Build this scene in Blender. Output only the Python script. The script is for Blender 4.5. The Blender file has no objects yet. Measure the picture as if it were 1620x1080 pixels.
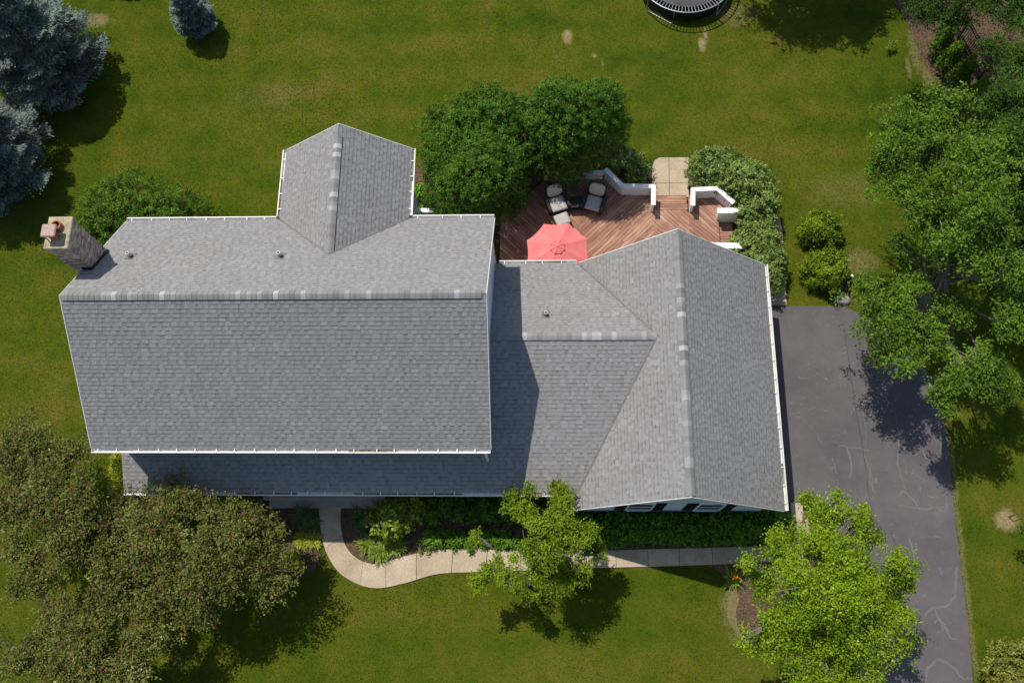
import bpy, math, random
import numpy as np
from mathutils import Vector, Matrix

# ------------------------------------------------------------------ camera, sky, sun, exposure
scene = bpy.context.scene
col = scene.collection
cam_data = bpy.data.cameras.new('camera')
cam = bpy.data.objects.new('camera', cam_data)
col.objects.link(cam)
cam.location = (0, 0, 34)
cam.rotation_euler = (0.31583, 0.03772, 0.008736)
cam_data.sensor_width = 36
cam_data.lens = 1439.035 / 1620 * 36
cam_data.clip_end = 2000
scene.camera = cam

SUNX, SUNY = 0.351, -0.415            # ground shift of a shadow per metre of height
el = math.atan(1 / math.hypot(SUNX, SUNY))
world = bpy.data.worlds.new('World')
scene.world = world
world.use_nodes = True
wn = world.node_tree
sky = wn.nodes.new('ShaderNodeTexSky')
sky.sky_type = 'NISHITA'
sky.sun_disc = False
sky.sun_elevation = el
sky.sun_rotation = math.atan2(-SUNX, -SUNY)
sky.air_density = 1.0
sky.dust_density = 1.0
wn.links.new(sky.outputs[0], wn.nodes['Background'].inputs[0])
wn.nodes['Background'].inputs[1].default_value = 0.095
sun_data = bpy.data.lights.new('sun', 'SUN')
sun_data.energy = 3.4
sun_data.angle = math.radians(0.53)
sun_data.color = (1.0, 0.93, 0.83)
sun = bpy.data.objects.new('sun', sun_data)
col.objects.link(sun)
sun.rotation_euler = Vector((SUNX, SUNY, -1)).to_track_quat('-Z', 'Y').to_euler()
sun.location = (-20, 24, 60)
scene.view_settings.view_transform = 'Standard'
scene.view_settings.look = 'None'
scene.view_settings.exposure = 0.40
scene.view_settings.gamma = 1.0
scene.render.engine = 'CYCLES'
scene.cycles.max_bounces = 6
scene.cycles.transparent_max_bounces = 8

rng = np.random.default_rng(7)
random.seed(7)

# ------------------------------------------------------------------ helpers
def tag(o, label=None, cat=None, group=None, kind=None):
    if label: o['label'] = label
    if cat: o['category'] = cat
    if group: o['group'] = group
    if kind: o['kind'] = kind
    return o

def empty(name, loc, rz=0.0):
    o = bpy.data.objects.new(name, None)
    o.empty_display_size = 0.3
    col.objects.link(o)
    o.location = loc
    o.rotation_euler = (0, 0, rz)
    return o

def link(name, me, parent=None, mat=None, mw=None):
    o = bpy.data.objects.new(name, me)
    col.objects.link(o)
    if mat is not None and len(me.materials) == 0:
        me.materials.append(mat)
    if parent is not None:
        o.parent = parent
    if mw is not None:
        o.matrix_basis = mw
    return o

class MB:
    """collects shapes (in the parent's local space) and links them as one mesh"""
    def __init__(self):
        self.v, self.f, self.t = [], [], []
    def add(self, vs, fs, tone=None):
        n = len(self.v)
        self.v.extend(tuple(map(float, p)) for p in vs)
        self.f.extend([tuple(i + n for i in q) for q in fs])
        self.t.extend([0.5 if tone is None else tone] * len(fs))
        return self
    def box(self, x0, x1, y0, y1, z0, z1, tone=None, m=None):
        vs = [(x, y, z) for z in (z0, z1) for y in (y0, y1) for x in (x0, x1)]
        if m is not None: vs = [tuple(m @ Vector(p)) for p in vs]
        return self.add(vs, [(0,2,3,1),(4,5,7,6),(0,1,5,4),(2,6,7,3),(0,4,6,2),(1,3,7,5)], tone)
    def bevbox(self, x0, x1, y0, y1, z0, z1, b, tone=None, m=None):
        """box with chamfered edges"""
        vs, idx = [], {}
        for ix, x in ((0, x0), (1, x1)):
            for iy, y in ((0, y0), (1, y1)):
                for iz, z in ((0, z0), (1, z1)):
                    sx, sy, sz = (1 - 2*ix), (1 - 2*iy), (1 - 2*iz)
                    for k, p in enumerate(((x, y+sy*b, z+sz*b), (x+sx*b, y, z+sz*b), (x+sx*b, y+sy*b, z))):
                        idx[(ix, iy, iz, k)] = len(vs); vs.append(p)
        fs = []
        I = idx
        for s in (0, 1):
            q = [I[(s,0,0,0)], I[(s,1,0,0)], I[(s,1,1,0)], I[(s,0,1,0)]]; fs.append(q if s else q[::-1])
            q = [I[(0,s,0,1)], I[(0,s,1,1)], I[(1,s,1,1)], I[(1,s,0,1)]]; fs.append(q if s else q[::-1])
            q = [I[(0,0,s,2)], I[(1,0,s,2)], I[(1,1,s,2)], I[(0,1,s,2)]]; fs.append(q if s else q[::-1])
        for a in (0, 1):
            for c in (0, 1):
                fs.append((I[(a,c,0,0)], I[(a,c,0,1)], I[(a,c,1,1)], I[(a,c,1,0)]))
                fs.append((I[(a,0,c,0)], I[(a,0,c,2)], I[(a,1,c,2)], I[(a,1,c,0)]))
                fs.append((I[(0,a,c,1)], I[(0,a,c,2)], I[(1,a,c,2)], I[(1,a,c,1)]))
                for d in (0, 1): fs.append((I[(a,c,d,0)], I[(a,c,d,1)], I[(a,c,d,2)]))
        if m is not None: vs = [tuple(m @ Vector(p)) for p in vs]
        return self.add(vs, fs, tone)
    def prism(self, poly, z0, z1, tone=None):
        """closed prism over a 2-D polygon, z0/z1 numbers or per-vertex lists"""
        n = len(poly)
        za = z0 if isinstance(z0, (list, tuple)) else [z0]*n
        zb = z1 if isinstance(z1, (list, tuple)) else [z1]*n
        vs = [(p[0], p[1], za[i]) for i, p in enumerate(poly)] + [(p[0], p[1], zb[i]) for i, p in enumerate(poly)]
        fs = [tuple(range(n))[::-1], tuple(range(n, 2*n))] + [(i, (i+1) % n, n+(i+1) % n, n+i) for i in range(n)]
        return self.add(vs, fs, tone)
    def extrude(self, loop, d, tone=None):
        """closed solid: 3-D loop swept along vector d"""
        n = len(loop); d = Vector(d)
        vs = [Vector(p) for p in loop] + [Vector(p) + d for p in loop]
        fs = [tuple(range(n))[::-1], tuple(range(n, 2*n))] + [(i, (i+1) % n, n+(i+1) % n, n+i) for i in range(n)]
        return self.add(vs, fs, tone)
    def tube(self, pts, rad, sides=6, tone=None):
        pts = [Vector(p) for p in pts]
        if not isinstance(rad, (list, tuple)): rad = [rad]*len(pts)
        vs, fs = [], []
        for i, p in enumerate(pts):
            d = (pts[min(i+1, len(pts)-1)] - pts[max(i-1, 0)])
            if d.length < 1e-6: d = Vector((0, 0, 1))
            d.normalize()
            a = d.cross(Vector((0.3, 0.1, 1)) if abs(d.z) < 0.9 else Vector((1, 0.2, 0))).normalized()
            b = d.cross(a)
            for k in range(sides):
                t = 2*math.pi*k/sides
                vs.append(p + (a*math.cos(t) + b*math.sin(t))*rad[i])
        for i in range(len(pts)-1):
            for k in range(sides):
                k2 = (k+1) % sides
                fs.append((i*sides+k, i*sides+k2, (i+1)*sides+k2, (i+1)*sides+k))
        fs.append(tuple(range(sides))[::-1]); fs.append(tuple(range((len(pts)-1)*sides, len(pts)*sides)))
        return self.add(vs, fs, tone)
    def ring(self, c, r0, r1, z0, z1, n=32, tone=None):
        vs, fs = [], []
        for k in range(n):
            t = 2*math.pi*k/n
            for r, z in ((r0, z0), (r1, z0), (r1, z1), (r0, z1)):
                vs.append((c[0]+r*math.cos(t), c[1]+r*math.sin(t), z))
        for k in range(n):
            k2 = (k+1) % n
            for j in range(4):
                j2 = (j+1) % 4
                fs.append((k*4+j, k2*4+j, k2*4+j2, k*4+j2))
        return self.add(vs, fs, tone)
    def mesh(self, name, mat=None, smooth=False):
        me = bpy.data.meshes.new(name)
        me.from_pydata(self.v, [], self.f)
        at = me.attributes.new('tone', 'FLOAT', 'FACE')
        at.data.foreach_set('value', np.array(self.t, dtype=np.float32))
        if smooth: me.shade_smooth()
        me.update()
        if mat is not None: me.materials.append(mat)
        return me
    def build(self, name, mat, parent=None, smooth=False, **kw):
        o = link(name, self.mesh(name, mat, smooth), parent)
        tag(o, **kw)
        return o

def clip(poly, cl):
    """convex clip: poly by CCW convex cl, both 2-D"""
    out = [tuple(p) for p in poly]
    n = len(cl)
    for i in range(n):
        ax, ay = cl[i]; bx, by = cl[(i+1) % n]
        inp, out = out, []
        if not inp: return []
        def side(p): return (bx-ax)*(p[1]-ay) - (by-ay)*(p[0]-ax)
        for j in range(len(inp)):
            p, q = inp[j], inp[(j+1) % len(inp)]
            sp, sq = side(p), side(q)
            if sp >= 0: out.append(p)
            if (sp > 0 and sq < 0) or (sp < 0 and sq > 0):
                t = sp/(sp-sq); out.append((p[0]+t*(q[0]-p[0]), p[1]+t*(q[1]-p[1])))
    return out if len(out) > 2 and abs(area(out)) > 2e-4 else []

def area(p):
    return 0.5*sum(p[i][0]*p[(i+1) % len(p)][1] - p[(i+1) % len(p)][0]*p[i][1] for i in range(len(p)))

def ccw(p):
    return p if area(p) > 0 else p[::-1]

def inside(pts, poly):
    x, y = pts[:, 0], pts[:, 1]
    r = np.zeros(len(pts), bool)
    n = len(poly)
    for i in range(n):
        x1, y1 = poly[i]; x2, y2 = poly[(i+1) % n]
        if y1 == y2: continue
        c = ((y1 > y) != (y2 > y)) & (x < (x2-x1)*(y-y1)/(y2-y1) + x1)
        r ^= c
    return r

def smooth_poly(p, it=2, closed=True):
    for _ in range(it):
        q = []
        n = len(p)
        for i in range(n if closed else n-1):
            a, b = p[i], p[(i+1) % n]
            q.append((a[0]*.75+b[0]*.25, a[1]*.75+b[1]*.25)); q.append((a[0]*.25+b[0]*.75, a[1]*.25+b[1]*.75))
        if not closed: q = [p[0]] + q + [p[-1]]
        p = q
    return p

# ------------------------------------------------------------------ materials
MATS = {}
def nodes(name):
    m = bpy.data.materials.new(name); m.use_nodes = True
    MATS[name] = m
    nt = m.node_tree
    return m, nt, nt.nodes['Principled BSDF']

def N(nt, t, **kw):
    n = nt.nodes.new(t)
    for k, v in kw.items():
        if k.startswith('i_'): n.inputs[int(k[2:])].default_value = v
        else: setattr(n, k, v)
    return n

def noise(nt, vec, scale, detail=4, rough=.6, dist=0.0):
    n = nt.nodes.new('ShaderNodeTexNoise')
    n.inputs['Scale'].default_value = scale; n.inputs['Detail'].default_value = detail
    n.inputs['Roughness'].default_value = rough; n.inputs['Distortion'].default_value = dist
    nt.links.new(vec, n.inputs['Vector'])
    return n.outputs['Fac']

def ramp(nt, fac, stops):
    r = nt.nodes.new('ShaderNodeValToRGB')
    e = r.color_ramp.elements
    while len(e) < len(stops): e.new(0.5)
    for i, (p, c) in enumerate(stops):
        e[i].position = p; e[i].color = (*c, 1)
    nt.links.new(fac, r.inputs[0])
    return r.outputs[0]

def mix(nt, fac, a, b, mode='MIX'):
    m = nt.nodes.new('ShaderNodeMix'); m.data_type = 'RGBA'; m.blend_type = mode
    for s, v in ((m.inputs[0], fac), (m.inputs[6], a), (m.inputs[7], b)):
        if hasattr(v, 'is_linked') or isinstance(v, bpy.types.NodeSocket): nt.links.new(v, s)
        elif isinstance(v, (int, float)): s.default_value = v
        else: s.default_value = (*v, 1)
    return m.outputs[2]

def math_(nt, op, a, b=0.0, clamp=False):
    m = nt.nodes.new('ShaderNodeMath'); m.operation = op; m.use_clamp = clamp
    for s, v in ((m.inputs[0], a), (m.inputs[1], b)):
        if isinstance(v, bpy.types.NodeSocket): nt.links.new(v, s)
        else: s.default_value = v
    return m.outputs[0]

def coord(nt):
    return nt.nodes.new('ShaderNodeNewGeometry').outputs['Position']

def objco(nt):
    return nt.nodes.new('ShaderNodeTexCoord').outputs['Object']

def bump(nt, bsdf, h, strength=.4, dist=.02):
    b = nt.nodes.new('ShaderNodeBump'); b.inputs['Strength'].default_value = strength; b.inputs['Distance'].default_value = dist
    nt.links.new(h, b.inputs['Height']); nt.links.new(b.outputs[0], bsdf.inputs['Normal'])

def basic(name, stops, scale=4, detail=5, rough=.8, bs=None, bstr=.3, fine=None, spec=.3, metal=0, tone=0.0, bdist=.02):
    """noise-ramped surface with optional second fine grain, tone attribute and bump"""
    m, nt, b = nodes(name)
    p = objco(nt)
    c = ramp(nt, noise(nt, p, scale, detail), stops)
    if fine:
        g = noise(nt, p, fine[0], 2)
        c = mix(nt, fine[1], c, ramp(nt, g, [(.3, (.25,)*3), (.7, (1.6/2,)*3)]), 'OVERLAY')
    if tone:
        a = N(nt, 'ShaderNodeAttribute', attribute_name='tone')
        f = math_(nt, 'MULTIPLY_ADD', a.outputs['Fac'], tone)
        f.node.inputs[2].default_value = 1 - tone/2
        cc = nt.nodes.new('ShaderNodeCombineColor')
        for i in range(3): nt.links.new(f, cc.inputs[i])
        c = mix(nt, 1.0, c, cc.outputs[0], 'MULTIPLY')
    nt.links.new(c, b.inputs['Base Color'])
    b.inputs['Roughness'].default_value = rough
    b.inputs['Specular IOR Level'].default_value = spec
    b.inputs['Metallic'].default_value = metal
    if bs: bump(nt, b, noise(nt, p, bs, 4), bstr, bdist)
    return m

def leafmat(name, dark, light, accent=None, trans=.35, rough=.5, spec=.3, low=None):
    m, nt, b = nodes(name)
    a = N(nt, 'ShaderNodeAttribute', attribute_name='tone').outputs['Fac']
    big = noise(nt, coord(nt), .9, 3)
    f = math_(nt, 'ADD', math_(nt, 'MULTIPLY', a, .7), math_(nt, 'MULTIPLY', big, .45), True)
    dark = tuple(.72*v for v in dark); light = tuple(1.12*v for v in light)
    st = [(.2, dark), (.68, light)]
    if accent: st += [(.93, light), (1.0, accent)]
    if low: st = [(0, low), (.03, low), (.09, dark)] + st[1:]
    c = ramp(nt, f, st)
    nt.links.new(c, b.inputs['Base Color'])
    b.inputs['Roughness'].default_value = rough
    b.inputs['Specular IOR Level'].default_value = spec
    t = nt.nodes.new('ShaderNodeBsdfTranslucent')
    nt.links.new(mix(nt, 1.0, c, (1.0, 1.0, .55), 'MULTIPLY'), t.inputs[0])
    mx = nt.nodes.new('ShaderNodeMixShader'); mx.inputs[0].default_value = trans
    nt.links.new(b.outputs[0], mx.inputs[1]); nt.links.new(t.outputs[0], mx.inputs[2])
    nt.links.new(mx.outputs[0], nt.nodes['Material Output'].inputs[0])
    return m

def lawn_material():
    m, nt, b = nodes('lawn_grass')
    p = coord(nt)
    big = noise(nt, p, .16, 3)
    mid = noise(nt, p, .9, 5, .65)
    fin = noise(nt, p, 9, 4, .7)
    wav = N(nt, 'ShaderNodeTexWave', wave_type='BANDS', bands_direction='Y')
    wav.inputs['Scale'].default_value = .17; wav.inputs['Distortion'].default_value = 3.2
    wav.inputs['Detail'].default_value = 2; wav.inputs['Detail Scale'].default_value = .6
    nt.links.new(p, wav.inputs['Vector'])
    f = math_(nt, 'ADD', math_(nt, 'MULTIPLY', big, .55), math_(nt, 'MULTIPLY', mid, .55))
    f = math_(nt, 'ADD', f, math_(nt, 'MULTIPLY', wav.outputs['Fac'], .06))
    f = math_(nt, 'ADD', f, math_(nt, 'MULTIPLY', math_(nt, 'SUBTRACT', fin, .5), .30))
    c = ramp(nt, f, [(.40, (.035, .072, .0045)), (.51, (.064, .097, .006)), (.61, (.092, .108, .009)), (.73, (.130, .118, .018))])
    # worn and bare places: x, y, rx, ry, amount
    spots = [(.95, 25.2, .2, .36, .8), (6.80, 24.72, .16, .34, .8), (6.98, 25.2, .1, .3, .8), (-20.4, 26.5, .6, .35, .5), (2.1, 24.2, .12, .12, .8),
             (2.45, 23.75, .06, .3, .5), (12.2, 17.6, 1.4, .8, .12), (12.4, 14.4, .7, .5, .4),
             (15.9, 24.2, .25, 1.0, .45), (16.3, 23.0, .25, .8, .5), (15.5, 23.4, .12, .5, .5), (8.4, 26.2, .9, .5, .3), (-12, 22.4, 1.6, .6, .10),
             (16.6, 4.25, .42, .38, .9), (6.75, 1.0, .5, 1.0, .6), (-1.5, 22, 2, .6, .10), (11.75, 13.2, .4, .4, .4), (14.99, 6.2, .10, 1.3, .38), (14.90, 4.2, .10, 1.5, .38), (14.86, 2.0, .10, 1.6, .38), (14.78, -.3, .10, 1.6, .38), (14.9, 8.2, .1, .9, .5)]
    wob = noise(nt, p, 1.9, 6, .75)
    sep = N(nt, 'ShaderNodeSeparateXYZ'); nt.links.new(p, sep.inputs[0])
    tot = None
    for x, y, rx, ry, am in spots:
        dx = math_(nt, 'DIVIDE', math_(nt, 'SUBTRACT', sep.outputs[0], x), rx)
        dy = math_(nt, 'DIVIDE', math_(nt, 'SUBTRACT', sep.outputs[1], y), ry)
        d = math_(nt, 'SQRT', math_(nt, 'ADD', math_(nt, 'MULTIPLY', dx, dx), math_(nt, 'MULTIPLY', dy, dy)))
        d = math_(nt, 'ADD', d, math_(nt, 'MULTIPLY', math_(nt, 'SUBTRACT', wob, .5), 2.3))
        k = math_(nt, 'MULTIPLY', math_(nt, 'MULTIPLY', math_(nt, 'SUBTRACT', 1.3, d), 1.6, True), am)
        tot = k if tot is None else math_(nt, 'MAXIMUM', tot, k)
    soil = ramp(nt, noise(nt, p, 7, 4), [(.3, (.21, .155, .075)), (.7, (.36, .28, .16))])
    c = mix(nt, tot, c, soil)
    nt.links.new(c, b.inputs['Base Color'])
    b.inputs['Roughness'].default_value = .95; b.inputs['Specular IOR Level'].default_value = .02
    bump(nt, b, noise(nt, p, 22, 4, .75), .9, .05)
    return m

lawn_m = lawn_material()
grass_m = leafmat('grass_blades', (.033, .068, .004), (.090, .122, .009), (.25, .22, .075), .3, .6, .15)

def shingle_material():
    m, nt, b = nodes('asphalt_shingle')
    a = N(nt, 'ShaderNodeAttribute', attribute_name='tone').outputs['Fac']
    p = coord(nt)
    f = math_(nt, 'ADD', a, math_(nt, 'MULTIPLY', math_(nt, 'SUBTRACT', noise(nt, p, .7, 4), .5), .16), True)
    c = ramp(nt, f, [(0, (.115, .114, .113)), (.3, (.182, .178, .170)), (.6, (.240, .239, .238)), (.85, (.315, .316, .318)), (1, (.42, .42, .422))])
    g = noise(nt, p, 130, 2)
    c = mix(nt, .35, c, ramp(nt, g, [(.3, (.22,)*3), (.7, (.78,)*3)]), 'OVERLAY')
    nt.links.new(c, b.inputs['Base Color'])
    b.inputs['Roughness'].default_value = .92; b.inputs['Specular IOR Level'].default_value = .2
    bump(nt, b, noise(nt, p, 90, 3), .4, .006)
    return m
shingle_m = shingle_material()

def siding_material():
    m, nt, b = nodes('pale_blue_siding')
    p = coord(nt)
    sep = N(nt, 'ShaderNodeSeparateXYZ'); nt.links.new(p, sep.inputs[0])
    saw = math_(nt, 'FRACT', math_(nt, 'DIVIDE', sep.outputs[2], .11))
    c = ramp(nt, noise(nt, p, 3, 4), [(.3, (.56, .66, .71)), (.7, (.64, .74, .78))])
    nt.links.new(c, b.inputs['Base Color']); b.inputs['Roughness'].default_value = .6
    bump(nt, b, saw, .6, .012)
    return m
siding_m = siding_material()

white_m = basic('white_paint', [(.3, (.70, .70, .68)), (.7, (.82, .82, .80))], 6, 5, .45, 30, .1, tone=.12)
gutter_m = basic('white_gutter', [(.25, (.55, .54, .50)), (.6, (.70, .70, .68))], 1.3, 6, .4)
litter_m = basic('gutter_debris', [(.3, (.10, .08, .05)), (.7, (.30, .27, .20))], 7, 6, .95, 60, .6)
black_m = basic('black_paint', [(.3, (.008, .008, .009)), (.7, (.016, .016, .017))], 8, 3, .45)
shutter_m = basic('black_shutter', [(.3, (.010, .009, .010)), (.7, (.018, .016, .017))], 8, 3, .5)
flash_m = basic('flashing_metal', [(.3, (.012, .012, .013)), (.7, (.028, .028, .028))], 5, 3, .5)
brick_m = basic('brown_brick', [(.25, (.27, .185, .15)), (.5, (.44, .325, .27)), (.75, (.58, .48, .42))], 5, 5, .9, 40, .4, tone=.9)
mortar_m = basic('mortar', [(.3, (.22, .20, .18)), (.7, (.30, .28, .25))], 8, 4, .95, 60, .3)
crown_m = basic('weathered_cement', [(.3, (.22, .21, .15)), (.5, (.38, .32, .21)), (.7, (.50, .43, .30))], 6, 6, .9, 30, .3)
cap_m = basic('rusty_cap_metal', [(.3, (.30, .19, .16)), (.7, (.46, .33, .30))], 9, 6, .6, 50, .15)
rust_m = basic('rust_clay', [(.3, (.25, .07, .025)), (.7, (.50, .20, .08))], 9, 6, .8)
opening_m = basic('opening_black', [(.3, (.01, .008, .007)), (.7, (.03, .02, .018))], 9, 3, .95)  # near-black fill closing the flue and vent pipe openings
valley_m = basic('valley_strip', [(.3, (.13, .125, .115)), (.7, (.20, .195, .18))], 5, 5, .95)
pvc_m = basic('vent_pipe_grey', [(.3, (.50, .50, .48)), (.7, (.68, .68, .66))], 9, 3, .5)
rubber_m = basic('rubber_boot', [(.3, (.06, .06, .065)), (.7, (.12, .12, .125))], 9, 3, .6)
deck_m = None
conc_m = basic('concrete_walk', [(.25, (.33, .262, .18)), (.5, (.43, .35, .25)), (.75, (.50, .42, .31))], 1.6, 8, .9, 55, .35, (16, .25), tone=.2)
step_m = basic('porch_concrete', [(.25, (.30, .28, .25)), (.75, (.42, .39, .34))], 2.5, 6, .85, 50, .2, (60, .3))
mulch_m = basic('bark_mulch', [(.2, (.05, .032, .02)), (.5, (.125, .082, .05)), (.8, (.23, .16, .10))], 16, 5, .95, 34, 1.0, tone=.9, bdist=.05)
chip_m = basic('bark_chip', [(.2, (.07, .045, .026)), (.8, (.20, .135, .08))], 10, 5, .95, tone=1.1)
wicker_m = basic('dark_wicker', [(.3, (.022, .018, .015)), (.7, (.055, .045, .036))], 40, 4, .6, 90, .8)
cush_m = basic('grey_cushion', [(.3, (.37, .36, .34)), (.7, (.46, .45, .43))], 30, 4, .9, 200, .2)
cushb_m = basic('beige_cushion', [(.3, (.47, .42, .36)), (.7, (.58, .53, .46))], 30, 4, .9, 200, .2)
dark_m = basic('dark_metal', [(.3, (.012, .012, .013)), (.7, (.03, .03, .03))], 8, 3, .45)
steel_m = basic('galvanised_steel', [(.3, (.42, .43, .44)), (.7, (.58, .59, .60))], 8, 3, .35, metal=.6)
mat_m = basic('trampoline_mat', [(.3, (.035, .034, .036)), (.7, (.085, .082, .085))], 1.1, 3, .7)
stone_m = basic('grey_boulder', [(.3, (.24, .24, .22)), (.7, (.42, .41, .38))], 6, 6, .9, 18, .6)
terra_m = basic('terracotta', [(.3, (.55, .30, .20)), (.7, (.68, .42, .30))], 8, 4, .8)
bark_m = basic('tree_bark', [(.3, (.075, .06, .048)), (.7, (.18, .155, .13))], 9, 5, .95, 25, .8)
palebark_m = basic('pale_bark', [(.3, (.13, .112, .09)), (.7, (.27, .24, .20))], 9, 5, .95, 25, .6)
lightwood_m = basic('stake_wood', [(.3, (.05, .04, .03)), (.7, (.10, .08, .06))], 9, 5, .9)
seal_m = basic('crack_filler', [(.3, (.116, .106, .110)), (.7, (.156, .144, .147))], 3, 5, .8, 40, .2)

def glass_material():
    m, nt, b = nodes('window_glass')
    b.inputs['Base Color'].default_value = (.03, .05, .05, 1); b.inputs['Roughness'].default_value = .08
    b.inputs['Specular IOR Level'].default_value = .7
    return m
glass_m = glass_material()

def umbrella_material():
    m, nt, b = nodes('coral_canvas')
    c = ramp(nt, noise(nt, objco(nt), 2.2, 5), [(.3, (.90, .205, .205)), (.7, (.97, .29, .285))])
    nt.links.new(c, b.inputs['Base Color']); b.inputs['Roughness'].default_value = .85
    t = nt.nodes.new('ShaderNodeBsdfTranslucent'); nt.links.new(c, t.inputs[0])
    mx = nt.nodes.new('ShaderNodeMixShader'); mx.inputs[0].default_value = .25
    nt.links.new(b.outputs[0], mx.inputs[1]); nt.links.new(t.outputs[0], mx.inputs[2])
    nt.links.new(mx.outputs[0], nt.nodes['Material Output'].inputs[0])
    bump(nt, b, noise(nt, objco(nt), 120, 2), .15, .004)
    return m
umb_m = umbrella_material()

def deck_material():
    """worn red-brown deck stain, grain along each board's own x axis"""
    m, nt, b = nodes('worn_deck_stain')
    tc = objco(nt)
    mp = N(nt, 'ShaderNodeMapping'); mp.inputs['Scale'].default_value = (.55, 9, 9)
    nt.links.new(tc, mp.inputs[0])
    oi = nt.nodes.new('ShaderNodeObjectInfo').outputs['Random']
    va = N(nt, 'ShaderNodeVectorMath', operation='ADD')
    cb = N(nt, 'ShaderNodeCombineXYZ')
    nt.links.new(math_(nt, 'MULTIPLY', oi, 60), cb.inputs[0]); nt.links.new(math_(nt, 'MULTIPLY', oi, 37), cb.inputs[1])
    nt.links.new(mp.outputs[0], va.inputs[0]); nt.links.new(cb.outputs[0], va.inputs[1])
    g = noise(nt, va.outputs[0], 2.2, 6, .65)
    wear = noise(nt, coord(nt), .8, 3)
    f = math_(nt, 'ADD', g, math_(nt, 'MULTIPLY', math_(nt, 'SUBTRACT', oi, .5), .15))
    f = math_(nt, 'ADD', f, math_(nt, 'MULTIPLY', math_(nt, 'SUBTRACT', wear, .5), .4))
    c = ramp(nt, f, [(.26, (.17, .075, .05)), (.46, (.28, .135, .09)), (.58, (.38, .21, .14)), (.70, (.49, .325, .215)), (.84, (.57, .43, .31))])
    nt.links.new(c, b.inputs['Base Color']); b.inputs['Roughness'].default_value = .8
    bump(nt, b, g, .3, .01)
    return m
deck_m = deck_material()

def asphalt_material():
    m, nt, b = nodes('driveway_asphalt')
    p = coord(nt)
    c = ramp(nt, noise(nt, p, .5, 5), [(.3, (.084, .076, .080)), (.5, (.101, .092, .096)), (.72, (.122, .110, .110))])
    c = mix(nt, .35, c, ramp(nt, noise(nt, p, 2.3, 7, .7), [(.3, (.40,)*3), (.7, (.60,)*3)]), 'OVERLAY')
    c = mix(nt, .35, c, ramp(nt, noise(nt, p, 60, 2), [(.3, (.25,)*3), (.7, (.78,)*3)]), 'OVERLAY')
    v = N(nt, 'ShaderNodeTexNoise'); v.inputs['Scale'].default_value = 3.2; v.inputs['Detail'].default_value = 6; v.inputs['Distortion'].default_value = 1.5
    nt.links.new(p, v.inputs['Vector'])
    fl = math_(nt, 'MULTIPLY', math_(nt, 'SUBTRACT', v.outputs['Fac'], .63), 9, True)
    c = mix(nt, math_(nt, 'MULTIPLY', fl, .55), c, (.22, .195, .17))
    nt.links.new(c, b.inputs['Base Color']); b.inputs['Roughness'].default_value = .88; b.inputs['Specular IOR Level'].default_value = .3
    bump(nt, b, noise(nt, p, 45, 3), .4, .01)
    return m
asphalt_m = asphalt_material()

# ------------------------------------------------------------------ ground: lawn, driveway, walks, beds
DRIVE = [(8.3, 12.54), (11.6, 12.52), (12.9, 11.9), (14.2, 10.6), (14.78, 9.2), (14.93, 7.1), (14.82, 5.2), (14.76, 3.4), (14.73, .8), (14.6, -1.6), (14.2, -10), (14, -40),
         (10.4, -40), (10.6, -6), (10.75, -1.5), (10.5, 1.2), (10.1, 3.2), (9.9, 4.4), (9.52, 4.86), (8.3, 4.86)]
WALK_L = [(-8.55, 4.60), (-8.44, 3.9), (-8.28, 3.26), (-8.0, 2.7), (-7.55, 2.18), (-6.83, 1.81), (-6.13, 1.7), (-5.21, 1.88), (-4.07, 2.2), (-2.92, 2.28), (-1.6, 2.33), (-.4, 2.38), (.76, 2.43), (1.9, 2.47), (3.05, 2.5), (4.19, 2.54), (5.3, 2.58), (6.4, 2.62), (7.6, 2.67)]
WALK_R = [(-7.71, 4.60), (-7.70, 4.1), (-7.63, 3.73), (-7.5, 3.3), (-7.2, 2.9), (-6.76, 2.64), (-6.17, 2.56), (-5.25, 2.83), (-4.1, 3.06), (-2.82, 3.11), (-1.6, 3.08), (-.4, 3.05), (.77, 3.04), (1.9, 3.08), (3.05, 3.11), (4.22, 3.15), (5.3, 3.18), (6.4, 3.22), (7.64, 3.26)]

lw = MB()
G = 260.0
lw.add([(-G, -G, 0), (G, -G, 0), (G, G, 0), (-G, G, 0)], [(0, 1, 2, 3)])
lawn = lw.build('lawn', lawn_m, kind='structure')

drive = MB().prism(ccw(DRIVE), -.02, .012).build('driveway', asphalt_m, kind='structure')
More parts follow.
